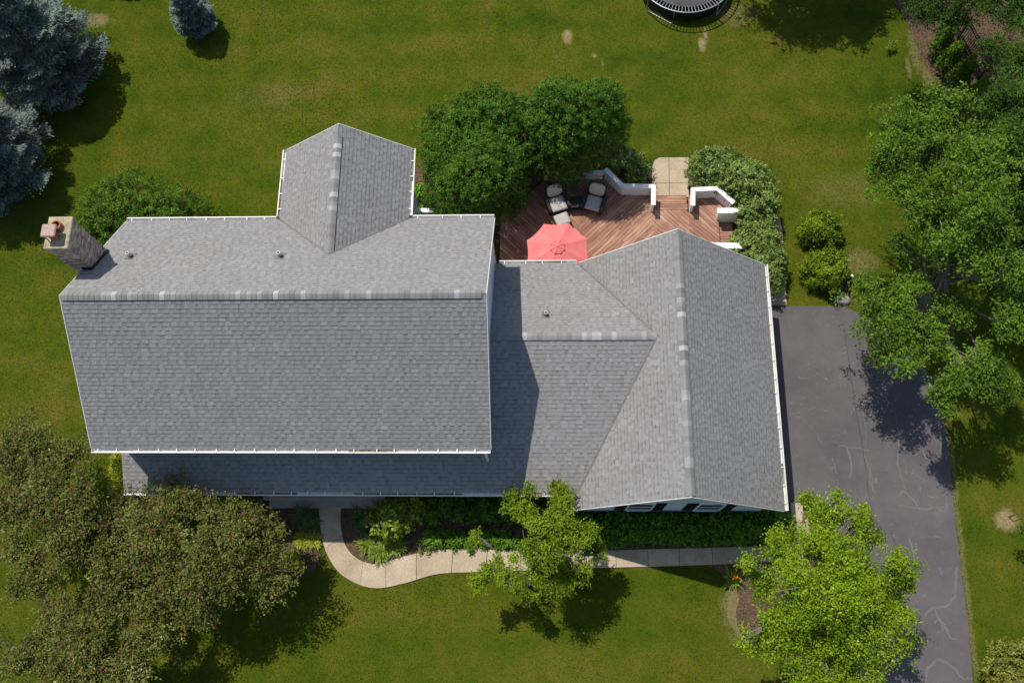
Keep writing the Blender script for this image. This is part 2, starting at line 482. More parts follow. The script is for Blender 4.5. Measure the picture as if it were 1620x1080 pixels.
# pale filler along the old cracks: thin ribbons 3 mm above the asphalt
def ribbon(pts, w, z, jitter=.06):
    pts = [Vector((p[0], p[1])) for p in smooth_poly(pts, 2, False)]
    L, R = [], []
    for i, p in enumerate(pts):
        d = (pts[min(i+1, len(pts)-1)] - pts[max(i-1, 0)]).normalized()
        n = Vector((-d.y, d.x))
        k = math.sin(math.pi*(i+.4)/(len(pts)-.2))**.35
        j = (random.random()-.5)*jitter
        q = p + n*j
        L.append(q + n*w*k*(.7+.6*random.random())); R.append(q - n*w*k*(.7+.6*random.random()))
    vs = [(a.x, a.y, z) for a in L] + [(a.x, a.y, z) for a in R]
    n = len(pts)
    return vs, [(i+n, i+n+1, i+1, i) for i in range(n-1)]
CR = [([(14.62, 2.55), (14.5, 2.0), (14.42, 1.55), (14.1, 1.22), (13.55, 1.15), (13.3, 1.0), (13.15, .6)], .055),
      ([(13.62, 1.14), (13.72, .85), (13.92, .55), (14.0, .2), (14.3, .1)], .055), ([(13.75, .85), (13.55, .62)], .04),
      ([(13.0, -1.4), (13.08, -.9), (13.5, -.52), (13.95, -.75), (14.35, -1.25)], .06),
      ([(12.85, 5.05), (13.0, 5.30), (13.3, 5.1), (13.5, 4.72)], .045), ([(12.8, 4.75), (13.3, 4.7), (13.8, 4.62), (14.5, 4.72)], .045), ([(13.9, 4.75), (14.5, 4.5)], .035),
      ([(14.5, 4.5), (14.62, 5.4), (14.35, 6.0), (14.05, 6.4), (13.9, 7.1)], .04), ([(14.1, 6.3), (14.15, 5.7)], .035),
      ([(13.1, 8.3), (13.12, 7.3), (13.0, 6.6), (13.0, 5.9), (13.15, 5.3)], .04), ([(13.0, 6.6), (13.5, 7.1), (14.1, 7.55)], .04),
      ([(10.9, 6.95), (11.4, 6.9), (12.0, 6.75)], .04), ([(11.15, 6.9), (11.3, 6.3), (11.15, 5.7)], .045), ([(11.7, 6.85), (11.95, 6.2), (11.9, 5.4), (12.1, 5.1)], .045),
      ([(13.05, 3.6), (13.15, 3.0), (13.1, 2.2)], .04), ([(10.6, 6.5), (10.7, 5.9)], .025), ([(9.2, 8.2), (9.7, 8.2), (10.2, 8.45)], .02),
      ([(9.5, 8.1), (10.0, 7.6), (10.3, 7.0)], .02), ([(11.9, 9.0), (11.95, 7.6), (11.9, 6.9)], .015)]
czz = .0145
for pts, w in CR:
    czz += .0006
    vs, fs = ribbon(pts, w*.8, czz)
    MB().add(vs, fs).build('crack_filler', seal_m, drive)

seam_m = basic('asphalt_seam', [(.3, (.045, .042, .043)), (.7, (.075, .07, .07))], 3, 5, .9)
for pts in ([(11.55, 11.6), (11.62, 9.5), (11.72, 7.6), (11.8, 5.6), (11.78, 4.2)], [(10.6, 7.05), (10.85, 7.0)], [(12.4, 3.9), (12.55, 3.3), (12.5, 2.7)]):
    czz += .0006
    vs, fs = ribbon(pts, .012, czz, .05)
    MB().add(vs, fs).build('asphalt_seam', seam_m, drive)

# front walk: one slab per pour, joints recessed
walk = empty('front_walkway', (0, 0, 0)); tag(walk, kind='structure')
def resample(a, n):
    a = smooth_poly(a, 2, False)
    d = [0.0]
    for i in range(1, len(a)): d.append(d[-1] + math.dist(a[i], a[i-1]))
    out = []
    for k in range(n):
        s = d[-1]*k/(n-1)
        i = max(j for j in range(len(d)) if d[j] <= s+1e-9)
        i = min(i, len(a)-2)
        t = (s-d[i])/max(1e-9, d[i+1]-d[i])
        out.append((a[i][0]+t*(a[i+1][0]-a[i][0]), a[i][1]+t*(a[i+1][1]-a[i][1])))
    return out
def smooth_at(a, u):
    """Catmull-Rom along an indexed polyline"""
    i = min(int(u), len(a)-2); t = u-i
    p0, p1, p2, p3 = a[max(i-1, 0)], a[i], a[i+1], a[min(i+2, len(a)-1)]
    return tuple(.5*((2*p1[k])+(-p0[k]+p2[k])*t+(2*p0[k]-5*p1[k]+4*p2[k]-p3[k])*t*t+(-p0[k]+3*p1[k]-3*p2[k]+p3[k])*t**3) for k in (0, 1))
JO = [0, 2.3, 5, 6.3, 7.4, 8.5, 9.5, 10.5, 11.5, 12.5, 13.5, 14.5, 15.5, 16.6, 18]
us = [18*i/140 for i in range(141)]
MB().add([(*smooth_at(WALK_L, u), .006) for u in us] + [(*smooth_at(WALK_R, u), .006) for u in us],
         [(i, i+1, 142+i, 141+i) for i in range(140)]).build('joint_bed', mulch_m, walk)
for s in range(len(JO)-1):
    g_ = .008
    uu = [JO[s]+g_ + (JO[s+1]-JO[s]-2*g_)*k/10 for k in range(11)]
    poly = ccw([smooth_at(WALK_L, u) for u in uu] + [smooth_at(WALK_R, u) for u in uu][::-1])
    MB().prism(poly, .0, .05 + random.uniform(-.004, .004), random.random()).build('slab', conc_m, walk)
for poly in ([(7.63, 2.69), (8.72, 2.74), (8.74, 3.36), (7.66, 3.26)], [(8.75, 2.74), (9.1, 2.8), (9.55, 3.4), (9.5, 4.1), (8.9, 4.1), (8.77, 3.36)], [(8.9, 4.13), (9.5, 4.13), (9.49, 4.82), (8.92, 4.83)]):
    MB().prism(ccw(poly), 0, .05, random.random()).build('slab', conc_m, walk)

patio = empty('rear_landing', (0, 0, 0)); tag(patio, kind='structure')
for poly in ([(4.36, 17.3), (5.04, 17.3), (5.06, 17.94), (4.37, 17.94)], [(5.06, 17.3), (5.85, 17.3), (5.85, 17.94), (5.08, 17.94)],
             [(4.37, 17.96), (5.06, 17.96), (5.10, 19.14), (4.72, 19.15), (4.52, 19.02), (4.40, 18.75)], [(5.08, 17.96), (5.85, 17.96), (5.95, 19.14), (5.12, 19.14)]):
    MB().prism(ccw(poly), 0, .05, random.random()).build('slab', conc_m, patio)
side = empty('side_path', (0, 0, 0)); tag(side, kind='structure')
sp = [(9.05, 17.6), (9.28, 17.1), (9.45, 16.4), (9.52, 15.7), (9.5, 14.9), (9.47, 14.0), (9.45, 13.2), (9.42, 12.56)]
for i in range(len(sp)-1):
    (x0, y0), (x1, y1) = sp[i], sp[i+1]
    w = .95 if i < 5 else 1.15
    MB().prism(ccw([(x0, y0-.01), (x0-w, y0-.01), (x1-w, y1+.01), (x1, y1+.01)]), 0, .05, random.random()).build('slab', conc_m, side)

BEDS = {'front': smooth_poly([(-10.9, 4.6), (-10.4, 2.6), (-9.2, 2.1), (-8.3, 2.45), (-8.45, 3.9), (-8.5, 5.8), (-11, 5.8)], 1),
        'mid': [(-7.72, 5.8), (-7.66, 3.8), (-7.3, 2.98), (-6.75, 2.62), (-6.17, 2.53), (-5.25, 2.80), (-4.1, 3.02), (-2.8, 3.08), (.77, 3.0), (8.8, 3.2), (8.8, 5.0), (.9, 5.0), (.9, 6.2), (-7.7, 6.2)],
        'drive': smooth_poly([(5.6, 2.66), (7.6, 2.69), (9.1, 2.75), (9.6, 3.4), (9.55, 4.7), (10.1, 4.2), (10.4, 2.4), (10.6, .4), (9.8, -.6), (8.0, -.7), (6.9, -.1), (6.6, .8), (6.9, 1.6), (6.3, 2.3)], 1),
        'yard': smooth_poly([(-5.9, 13.8), (-5.9, 17.6), (-5.2, 19.6), (-3, 20.8), (-.2, 20.9), (2.2, 20.6), (3.6, 19.4), (4.4, 18.7), (4.4, 17.2), (3.0, 17.1), (-2, 15.8), (-2.0, 13.8)], 1),
        'deckside': smooth_poly([(5.8, 17.2), (5.85, 18.9), (7.2, 19.3), (8.9, 18.4), (9.2, 17.3), (8.7, 16.6), (8.5, 13.2), (7.2, 13.2), (7.1, 16.6)], 1),
        'right': smooth_poly([(15.8, 25.6), (16.0, 24.2), (16.5, 22.6), (17.4, 21.0), (20, 19), (26, 19), (26, 33), (15.4, 33), (15.2, 27)], 1),
        'porch': smooth_poly([(-17.6, 7.4), (-16.9, 7.0), (-16.7, 6.0), (-16.6, 4.8), (-14.4, 4.4), (-14.2, 7.4)], 1)}
bz = .006
for k, poly in BEDS.items():
    MB().prism(ccw(poly), -.02, bz + .012).build('mulch_bed', mulch_m, kind='structure')

# ------------------------------------------------------------------ grass blades and bark chips (uncountable)
def quads_mesh(name, V, tone, mat, parent=None):
    """V: (n,k,3) one polygon of k corners per leaf"""
    n, k = V.shape[:2]
    me = bpy.data.meshes.new(name)
    me.vertices.add(n*k); me.loops.add(n*k); me.polygons.add(n)
    me.vertices.foreach_set('co', V.reshape(-1).astype(np.float32))
    me.loops.foreach_set('vertex_index', np.arange(n*k, dtype=np.int32))
    me.polygons.foreach_set('loop_start', np.arange(0, n*k, k, dtype=np.int32))
    at = me.attributes.new('tone', 'FLOAT', 'FACE')
    at.data.foreach_set('value', tone.astype(np.float32))
    me.update(calc_edges=True)
    me.materials.append(mat)
    return link(name, me, parent)

HOUSE_FOOT = [(-14.5, 6.0), (.9, 6.0), (.9, 4.4), (7.8, 4.4), (7.8, 12.9), (-2, 12.9), (-2, 13.4), (-5, 13.4), (-5, 16.3), (-9.1, 16.3), (-9.1, 13.4), (-14.5, 13.4)]
DECK_FOOT = [(-1.9, 13), (-1.9, 16.2), (0, 18.0), (2.4, 18.0), (3.05, 17.25), (7.0, 17.2), (7.45, 16.4), (7.5, 13)]
n = 600000
P = np.stack([rng.uniform(-26, 21, n), rng.uniform(-2.5, 29, n)], 1)
keep = np.ones(n, bool)
grassless = [DRIVE, WALK_L + WALK_R[::-1], HOUSE_FOOT, DECK_FOOT, [(4.36, 17.2), (5.95, 17.2), (5.95, 19.15), (4.5, 19.15)], [(7.6, 2.6), (9.5, 2.7), (9.55, 4.9), (7.6, 4.9)], [(8.3, 12.5), (9.5, 12.5), (9.5, 17.2), (9, 17.6), (8, 17)]] + list(BEDS.values())
for poly in grassless: keep &= ~inside(P, poly)
for x, y, rx, ry in [(.95, 25.2, .3, .45), (6.8, 24.72, .24, .42), (-20.4, 26.5, .6, .4), (16.6, 4.25, .45, .42), (6.75, 1.0, .4, .8)]:
    d = ((P[:, 0]-x)/rx)**2 + ((P[:, 1]-y)/ry)**2
    keep &= (d > .9) | (rng.random(n) < .12)
P = P[keep]; n = len(P)
ang = rng.uniform(0, 2*np.pi, n); L = rng.uniform(.025, .065, n); Wd = rng.uniform(.007, .015, n); hz = rng.uniform(.02, .045, n)
d = np.stack([np.cos(ang), np.sin(ang)], 1); pn = np.stack([-d[:, 1], d[:, 0]], 1)
V = np.zeros((n, 3, 3))
V[:, 0, :2] = P - pn*Wd[:, None]; V[:, 1, :2] = P + pn*Wd[:, None]; V[:, 2, :2] = P + d*L[:, None]; V[:, 2, 2] = hz
V[:, :2, 2] = .002
sm = .5 + .25*np.sin(P[:, 0]*.55+1.3*np.sin(P[:, 1]*.4))*np.sin(P[:, 1]*.8+.7*np.sin(P[:, 0]*.7))
tone = np.clip(sm + rng.normal(0, .2, n), 0, 1); tone = np.where(rng.random(n) < .03, 1.0, np.minimum(tone, .88))
g = quads_mesh('grass', V, tone, grass_m)
tag(g, 'short mown yellow-green grass covering the yard', 'grass', kind='stuff')

ch = []
for k, poly in BEDS.items():
    a = abs(area(poly)); xs = [p[0] for p in poly]; ys = [p[1] for p in poly]
    m_ = int(a*230*((max(xs)-min(xs))*(max(ys)-min(ys))/a))
    q = np.stack([rng.uniform(min(xs), max(xs), m_), rng.uniform(min(ys), max(ys), m_)], 1)
    ch.append(q[inside(q, poly)])
q = np.concatenate(ch)
for poly in (DRIVE, WALK_L + WALK_R[::-1], [(8.7, 2.7), (9.6, 2.7), (9.55, 4.9), (8.7, 4.9)]): q = q[~inside(q, poly)]
n = len(q); ang = rng.uniform(0, 6.28, n); L = rng.uniform(.02, .06, n); Wd = rng.uniform(.008, .02, n)
d = np.stack([np.cos(ang), np.sin(ang)], 1); pn = np.stack([-d[:, 1], d[:, 0]], 1)
V = np.zeros((n, 4, 3))
V[:, 0, :2] = q - d*L[:, None]; V[:, 1, :2] = q + pn*Wd[:, None]; V[:, 2, :2] = q + d*L[:, None]; V[:, 3, :2] = q - pn*Wd[:, None]
V[:, :, 2] = .03 + rng.uniform(0, .03, (n, 4))
g = quads_mesh('bark_chips', V, rng.random(n), chip_m)
tag(g, 'loose brown bark chips strewn over the planting beds', 'mulch', kind='stuff')

# ------------------------------------------------------------------ the house
XL, XR, YB, YF, ZE, ZR, YR = -14.731, -1.811, 13.799, 5.711, 5.506, 8.821, 9.737
WXL, WXR, WYT, WZR = -9.294, -4.784, 16.541, 7.198
LYB, LYF, LZF, LZB, LZR, LYR = 13.14, 4.736, 2.911, 3.008, 5.236, 9.584
PXL = -14.69
GXL, GXR, GYT, GYB, GZE, GZR, GX = .883, 7.979, 13.14, 4.175, 2.785, 5.888, 4.40
WXM = (WXL+WXR)/2
def gz_left(x): return GZE + (x-GXL)/(GX-GXL)*(GZR-GZE)
def gx_left(z): return GXL + (z-GZE)/(GZR-GZE)*(GX-GXL)
MB_S = (ZR-ZE)/(YB-YR)

house = empty('house', (-3.0, 8.5, 0))
tag(house, 'two-storey pale blue house with grey shingle roofs and attached garage', 'house')
H0 = Vector((-3.0, 8.5, 0))
def hp(p): return (p[0]-H0.x, p[1]-H0.y, p[2]-H0.z)
def hbuild(mb, name, mat, parent=None, **kw):
    mb.v = [hp(p) for p in mb.v]
    return mb.build(name, mat, parent or house, **kw)

# walls (kept under the roof planes)
def gable_x(x0, x1, y0, y1, yr, ze0, ze1, zr):
    return MB().extrude([(x0, y0, 0), (x0, y1, 0), (x0, y1, ze1), (x0, yr, zr), (x0, y0, ze0)][::-1], (x1-x0, 0, 0))
def gable_y(y0, y1, x0, x1, xr, ze, zr):
    return MB().extrude([(x0, y0, 0), (x1, y0, 0), (x1, y0, ze), (xr, y0, zr), (x0, y0, ze)], (0, y1-y0, 0))
hbuild(gable_x(XL+.16, XR-.10, YF+.40, YB-.35, YR, ZE+.10, ZE+.10, ZR-.18), 'wall', siding_m)
hbuild(gable_y(YB-.36, WYT-.2, WXL+.3, WXR-.3, WXM, ZE+.04, WZR-.18), 'wall', siding_m)
hbuild(gable_x(XR-.11, GXL+.36, LYF+1.37, LYB-.4, LYR, 3.3, 3.0, LZR-.2), 'wall', siding_m)
hbuild(gable_y(GYB+.28, GYT-.25, GXL+.35, GXR-.35, GX, GZE+.12, GZR-.2), 'wall', siding_m)

# roof slopes with laminated shingles
EXPO = .1405
TABW = (.11, .14, .17, .20)
GAPW = (.08, .11, .14)
singles = []          # full tabs that can be objects of their own
def slope(name, O, U, poly3s, label=None, thick=.11, tone_bias=0.0):
    """O: point on the eave, U: eave direction; poly3s: convex pieces as 3-D points on the plane"""
    O = Vector(O); U = Vector(U).normalized()
    pts = [Vector(p) for p in poly3s[0]]
    nrm = (pts[1]-pts[0]).cross(pts[2]-pts[0]).normalized()
    if nrm.z < 0: nrm = -nrm
    Vv = nrm.cross(U).normalized()
    if Vv.z < 0: Vv = -Vv; 
    M = Matrix((U, Vv, nrm)).transposed().to_4x4()
    flip = U.cross(Vv).dot(nrm) < 0
    def to2(p): q = Vector(p)-O; return (q.dot(U), q.dot(Vv))
    def to3(u, v, h): return hp(O + U*u + Vv*v + nrm*h)
    pcs = [ccw([to2(p) for p in pl]) for pl in poly3s]
    base = MB()
    for pc in pcs:
        n_ = len(pc)
        top = [to3(u, v, 0) for u, v in pc]
        bot = [(p[0], p[1], p[2]-thick) for p in top]
        fs = [tuple(range(n_)), tuple(range(n_, 2*n_))[::-1]] + [((i+1) % n_, i, n_+i, n_+(i+1) % n_) for i in range(n_)]
        if flip: fs = [q_[::-1] for q_ in fs]
        base.add(top+bot, fs)
    so = base.build('roof_slope', gutter_m, house)
    if label: so['label'] = label
    umin = min(u for pc in pcs for u, v in pc); umax = max(u for pc in pcs for u, v in pc)
    vmax = max(v for pc in pcs for u, v in pc); vmin = min(v for pc in pcs for u, v in pc)
    rnd = random.Random(hash(name) % 1000 if False else sum(map(ord, name)))
    tabs = MB()
    c = 0
    v0 = vmin - .001
    while v0 < vmax:
        v1 = v0 + EXPO
        u = umin - rnd.random()*.4
        raised = rnd.random() < .5
        while u < umax:
            w = rnd.choice(TABW) if raised else rnd.choice(GAPW)
            h0 = .0145 if raised else .008
            t = rnd.gauss(.62, .04) if raised else rnd.gauss(.53, .05)
            t = min(.82, max(.05, t + tone_bias)); t = round(t*24)/24
            # darker granule band along the top of most tabs, right below the next course
            vb = v0 + EXPO*rnd.uniform(.62, .74) if rnd.random() < (.72 if not raised else .5) else v1
            tb_ = round(max(.02, t - rnd.uniform(.18, .36))*24)/24
            rect = [(u, v0), (u+w, v0), (u+w, vb), (u, vb)]
            jobs = [(rect, t)] + ([([(u, vb), (u+w, vb), (u+w, v1), (u, v1)], tb_)] if vb < v1 else [])
            if raised and w > .16 and name == 'main front' and v0 > vmax*.30 and v1 < vmax and u > umin and u+w < umax:
                fb_ = .68 if vb < v1 else 1.0
                singles.append((so, O + U*u + Vv*v0, M, w, t, fb_, tb_)); u += w; raised = False
                continue
            for pc, (rc, tt) in ((pc, jb) for pc in pcs for jb in jobs):
                pl = clip(rc, pc)
                if not pl: continue
                k = len(pl)
                vs = [to3(a, b, h0-(h0-.003)*(b-v0)/EXPO) for a, b in pl] + [to3(a, b, 0.0) for a, b in pl]
                fs = [tuple(range(k))] + [((i+1) % k, i, k+i, k+(i+1) % k) for i in range(k)]
                if flip: fs = [q_[::-1] for q_ in fs]
                tabs.add(vs, fs, tt)
            u += w; raised = not raised
        v0 = v1
    tabs.build('shingle_courses', shingle_m, so, kind='stuff')
    return so

S = {}
S['mf'] = slope('main front', (XL, YF, ZE), (1, 0, 0), [[(XL, YF, ZE), (XR, YF, ZE), (XR, YR, ZR), (XL, YR, ZR)]])
S['mb'] = slope('main back', (XL, YB, ZE), (1, 0, 0), [[(XL, YB, ZE), (XR, YB, ZE), (XR, YR, ZR), (XL, YR, ZR)]], tone_bias=.03)
yv = YB - (WZR-ZE)/MB_S
S['wl'] = slope('wing left', (WXL, WYT, ZE), (0, 1, 0), [[(WXL, WYT, ZE), (WXL, YB, ZE), (WXM, yv, WZR), (WXM, WYT, WZR)]])
S['wr'] = slope('wing right', (WXR, WYT, ZE), (0, 1, 0), [[(WXR, WYT, ZE), (WXR, YB, ZE), (WXM, yv, WZR), (WXM, WYT, WZR)]])
vx = gx_left(LZR); fx = gx_left(LZF); bx_ = gx_left(LZB)
ms = (LZR-LZF)/(LYR-LYF)
yw = YF + .42; zw = LZF + ms*(yw-LYF)
xs_ = XR - .10
S['lf'] = slope('link front', (PXL, LYF, LZF), (1, 0, 0), [[(PXL, LYF, LZF), (xs_, LYF, LZF), (xs_, yw, zw), (PXL, yw, zw)],
                [(xs_, LYF, LZF), (fx, LYF, LZF), (vx, LYR, LZR), (xs_, LYR, LZR)]])
S['lb'] = slope('link back', (xs_, LYB, LZB), (1, 0, 0), [[(xs_, LYB, LZB), (bx_, LYB, LZB), (vx, LYR, LZR), (xs_, LYR, LZR)]])
S['gl'] = slope('garage left', (GXL, GYB, GZE), (0, 1, 0), [[(GXL, GYB, GZE), (GXL, LYF, GZE), (GX, LYF, GZR), (GX, GYB, GZR)],
                [(fx, LYF, LZF), (GX, LYF, GZR), (GX, LYR, GZR), (vx, LYR, LZR)], [(vx, LYR, LZR), (GX, LYR, GZR), (GX, GYT, GZR), (bx_, GYT, LZB)]])
S['gr'] = slope('garage right', (GXR, GYB, GZE), (0, 1, 0), [[(GXR, GYB, GZE), (GXR, GYT, GZE), (GX, GYT, GZR), (GX, GYB, GZR)]])

# shingled valleys: a narrow worn strip along each inner corner
for p, q in (((WXL, YB, ZE), (WXM, yv, WZR)), ((WXR, YB, ZE), (WXM, yv, WZR)), ((fx, LYF, LZF), (vx, LYR, LZR)), ((bx_, LYB, LZB), (vx, LYR, LZR))):
    p, q = Vector(p), Vector(q); d = q-p; sd = Vector((-d.y, d.x, 0)).normalized()*.028
    hbuild(MB().extrude([p+sd+Vector((0, 0, .040)), p-sd+Vector((0, 0, .040)), p-sd, p+sd], d), 'valley', valley_m)

# the largest-looking shingles are objects of their own
random.Random(3).shuffle(singles)
singles.sort(key=lambda q: -q[3])
def shingle_shape(k, w, t, fb_, tb_, mw=Matrix()):
    hgt = lambda b: .0145-.0115*b/EXPO
    pr = [(0, 0), (w, 0), (w, EXPO*fb_), (0, EXPO*fb_)]
    up = [(0, EXPO*fb_), (w, EXPO*fb_), (w, EXPO), (0, EXPO)]
    for rect, tt in ((pr, t), (up, tb_)):
        if rect[2][1]-rect[0][1] < 1e-6: continue
        k.add([mw @ Vector((a, b, hgt(b))) for a, b in rect] + [mw @ Vector((a, b, 0)) for a, b in rect], [(0, 1, 2, 3)] + [((j+1) % 4, j, 4+j, 4+(j+1) % 4) for j in range(4)], tt)
    return k
cache = {}
for so, p, M, w, t, fb_, tb_ in singles[:300]:
    key = (w, t, fb_, tb_)
    if key not in cache: cache[key] = shingle_shape(MB(), w, t, fb_, tb_).mesh('shingle', shingle_m)
    link('shingle', cache[key], so, mw=Matrix.Translation(p-H0) @ M)
rest = MB()
for so, p, M, w, t, fb_, tb_ in singles[300:]:
    shingle_shape(rest, w, t, fb_, tb_, Matrix.Translation(p-H0) @ M)
if singles[300:]: rest.build('shingle_field', shingle_m, S['mf'], kind='stuff')

# ridge caps: folded shingles overlapping along each ridge, one object each
rcap = random.Random(12)
def ridge(a, b, sl, sr):
    """a->b along the ridge; sl, sr = fall per metre on the left/right hand"""
    a, b = Vector(a), Vector(b)
    d = (b-a).normalized(); Lr = (b-a).length
    left = Vector((-d.y, d.x, 0))
    m = Matrix((d, left, Vector((0, 0, 1)))).transposed().to_4x4()
    ex = .165
    prof = []
    for s in (-.145, -.09, -.045, 0, .045, .09, .145):
        k = (sl if s > 0 else sr)
        z = -abs(s)*k*.93 + .038 - .015*math.exp(-(s/.04)**2)
        prof.append((s, z))
    ms_ = {}
    n_ = int(Lr/ex)
    for i in range(n_):
        t = rcap.choice((.36, .44, .5, .54, .56, .58, .6, .62, .66)) if rcap.random() > .22 else rcap.choice((.80, .9, 1.0))
        if t not in ms_:
            k = MB(); vs = []
            for x, dz in ((0, 0.004), (ex*1.25, .018)):
                for s, z in prof: vs.append((x, s*.98, z+dz))
            for x, dz in ((0, -.012), (ex*1.25, .002)):
                for s, z in prof: vs.append((x, s*.98, z+dz))
            q = len(prof); fs = []
            for j in range(q-1):
                fs += [(j, q+j, q+j+1, j+1), (2*q+j, 2*q+j+1, 3*q+j+1, 3*q+j), (j, j+1, 2*q+j+1, 2*q+j), (q+j, 3*q+j, 3*q+j+1, q+j+1)]
            fs += [(0, 2*q, 3*q, q), (q-1, 2*q-1, 4*q-1, 3*q-1)]
            k.add(vs, fs, t); ms_[t] = k.mesh('ridge_cap', shingle_m)
        link('ridge_cap', ms_[t], house, mw=Matrix.Translation(a + d*(i*ex) - H0) @ m)
    # dark vent strip under the caps
    vb = MB()
    for s, k in ((1, sl), (-1, sr)):
        vs = [m @ Vector((x, s*y, -y*k+z)) + a - H0 for x in (.05, Lr-.1) for y, z in ((.02, .02), (.139, .02), (.139, .002), (.02, .002))]
        vb.add(vs, [(0, 1, 2, 3), (4, 7, 6, 5), (0, 4, 5, 1), (1, 5, 6, 2), (2, 6, 7, 3), (3, 7, 4, 0)])
    vb.build('ridge_vent', black_m, house)
mslope = (ZR-ZE)/(YR-YF)
ridge((XL+.05, YR, ZR), (XR-.05, YR, ZR), MB_S, mslope)
wsl = (WZR-ZE)/(WXM-WXL)
ridge((WXM, yv+.05, WZR), (WXM, WYT-.35, WZR), wsl, wsl)
ridge((xs_+.05, LYR, LZR), (vx+.1, LYR, LZR), (LZR-LZB)/(LYB-LYR), ms)
gsl = (GZR-GZE)/(GX-GXL); gsr = (GZR-GZE)/(GXR-GX)
ridge((GX, GYB+.03, GZR), (GX, GYT-.03, GZR), gsl, gsr)

# gutters
def gutter(p0, p1, out, litter=0.3):
    p0, p1, o = Vector(p0), Vector(p1), Vector((*out, 0)).normalized()
    d = (p1-p0); Lg = d.length; d.normalize()
    prof = [(0, .0), (0, -.10), (.085, -.10), (.125, -.03), (.128, .016), (.094, .016), (.094, -.02), (.070, -.085), (.012, -.085), (.012, 0)]
    loop = [p0 + o*(a+.004) + Vector((0, 0, b-.012)) for a, b in prof]
    mb = MB()
    mb.extrude(loop, d*Lg)
    for q in (p0, p1-d*.006):     # end caps
        mb.extrude([q + o*(a+.004) + Vector((0, 0, b-.013)) for a, b in ((0, 0), (0, -.098), (.085, -.098), (.123, -.03), (.123, .012))], d*.006)
    go = hbuild(mb, 'gutter', gutter_m)
    hm = MB().box(-.014, .014, -.03, .118, -.004, .008).mesh('hanger', white_m)
    n_ = max(2, int(Lg/.62))
    for i in range(n_):
        q = p0 + d*(Lg*(i+.35+random.uniform(-.12, .12))/n_) + Vector((0, 0, .012))
        rot = Matrix((d, o, Vector((0, 0, 1)))).transposed().to_4x4()
        link('hanger', hm, go, mw=Matrix.Translation(q-H0) @ rot)
    # leaf litter lying in part of the trough
    lm = MB()
    x = random.random()
    while x < Lg-.6:
        l = random.uniform(.3, 1.6)
        if random.random() < litter:
            e = min(Lg-.02, x+l)
            lm.extrude([p0 + d*x + o*(a+.004) + Vector((0, 0, b-.012)) for a, b in ((.016, -.08), (.07, -.08), (.09, -.045), (.016, -.045))], d*(e-x))
        x += l
    if lm.v: hbuild(lm, 'leaf_litter', litter_m, go)
    return go
gutter((XL, YF, ZE), (XR, YF, ZE), (0, -1), .15)
gutter((XL, YB, ZE), (WXL-.14, YB, ZE), (0, 1)); gutter((WXR+.14, YB, ZE), (XR, YB, ZE), (0, 1))
gutter((WXL, YB+.13, ZE), (WXL, WYT, ZE), (-1, 0)); gutter((WXR, YB+.13, ZE), (WXR, WYT, ZE), (1, 0))
gutter((xs_+.15, LYB, LZB), (bx_-.05, LYB, LZB), (0, 1)); gutter((PXL, LYF, LZF), (fx-.12, LYF, LZF), (0, -1), .6)
gutter((GXR, GYB, GZE), (GXR, GYT, GZE), (1, 0)); gutter((GXL, GYB, GZE), (GXL, LYF-.2, GZE), (-1, 0), .9)
for (x, y, z) in ((XR-.18, YF-.06, 3.9), (GXR+.06, GYB+.35, 0.1), (WXR+.07, YB+.25, .1), (GXR+.06, GYT-.35, .1)):
    top = ZE-.12 if x < 0 else GZE-.12
    hbuild(MB().box(x-.035, x+.035, y-.045, y+.045, z, top), 'downspout', gutter_m)

# rake trim boards at the gable ends
def rake(p0, p1, outv):
    p0, p1, o = Vector(p0), Vector(p1), Vector(outv)
    hbuild(MB().extrude([p0+o*.003+Vector((0, 0, -.005)), p0+o*.025+Vector((0, 0, -.005)), p0+o*.025+Vector((0, 0, -.17)), p0+o*.003+Vector((0, 0, -.17))], p1-p0), 'rake_board', white_m)
for x, o in ((XL, (-1, 0, 0)), (XR, (1, 0, 0))):
    rake((x, YF, ZE), (x, YR, ZR), o); rake((x, YB, ZE), (x, YR, ZR), o)
rake((WXL, WYT, ZE), (WXM, WYT, WZR), (0, 1, 0)); rake((WXR, WYT, ZE), (WXM, WYT, WZR), (0, 1, 0))
rake((GXL, GYB, GZE), (GX, GYB, GZR), (0, -1, 0)); rake((GXR, GYB, GZE), (GX, GYB, GZR), (0, -1, 0))
rake((bx_, GYT, LZB), (GX, GYT, GZR), (0, 1, 0)); rake((GXR, GYT, GZE), (GX, GYT, GZR), (0, 1, 0))

# plumbing vents
for (x, y, hh) in ((-13.52, 11.70, .30), (-8.58, 11.66, .30), (-.04, 10.55, .26)):
    z = ZR - MB_S*(y-YR) if x < -2 else LZR - (LZR-LZB)/(LYB-LYR)*(y-LYR)
    vp = MB(); vp.ring((x, y), .038, .055, z-.1, z+hh, 20)
    vo = hbuild(vp, 'vent_pipe', pvc_m)
    hbuild(MB().ring((x, y), .058, .085, z-.06, z+.09, 20), 'boot', rubber_m, vo)
    hbuild(MB().ring((x, y), .0, .036, z, z+hh*.6, 16), 'bore', opening_m, vo)
    s_ = MB_S if x < -2 else .6
    hbuild(MB().add([(x-.14, y-.16, z+.16*s_+.024), (x+.14, y-.16, z+.16*s_+.024), (x+.14, y+.16, z-.16*s_+.024), (x-.14, y+.16, z-.16*s_+.024)], [(0, 1, 2, 3)]), 'flashing', valley_m, vo)

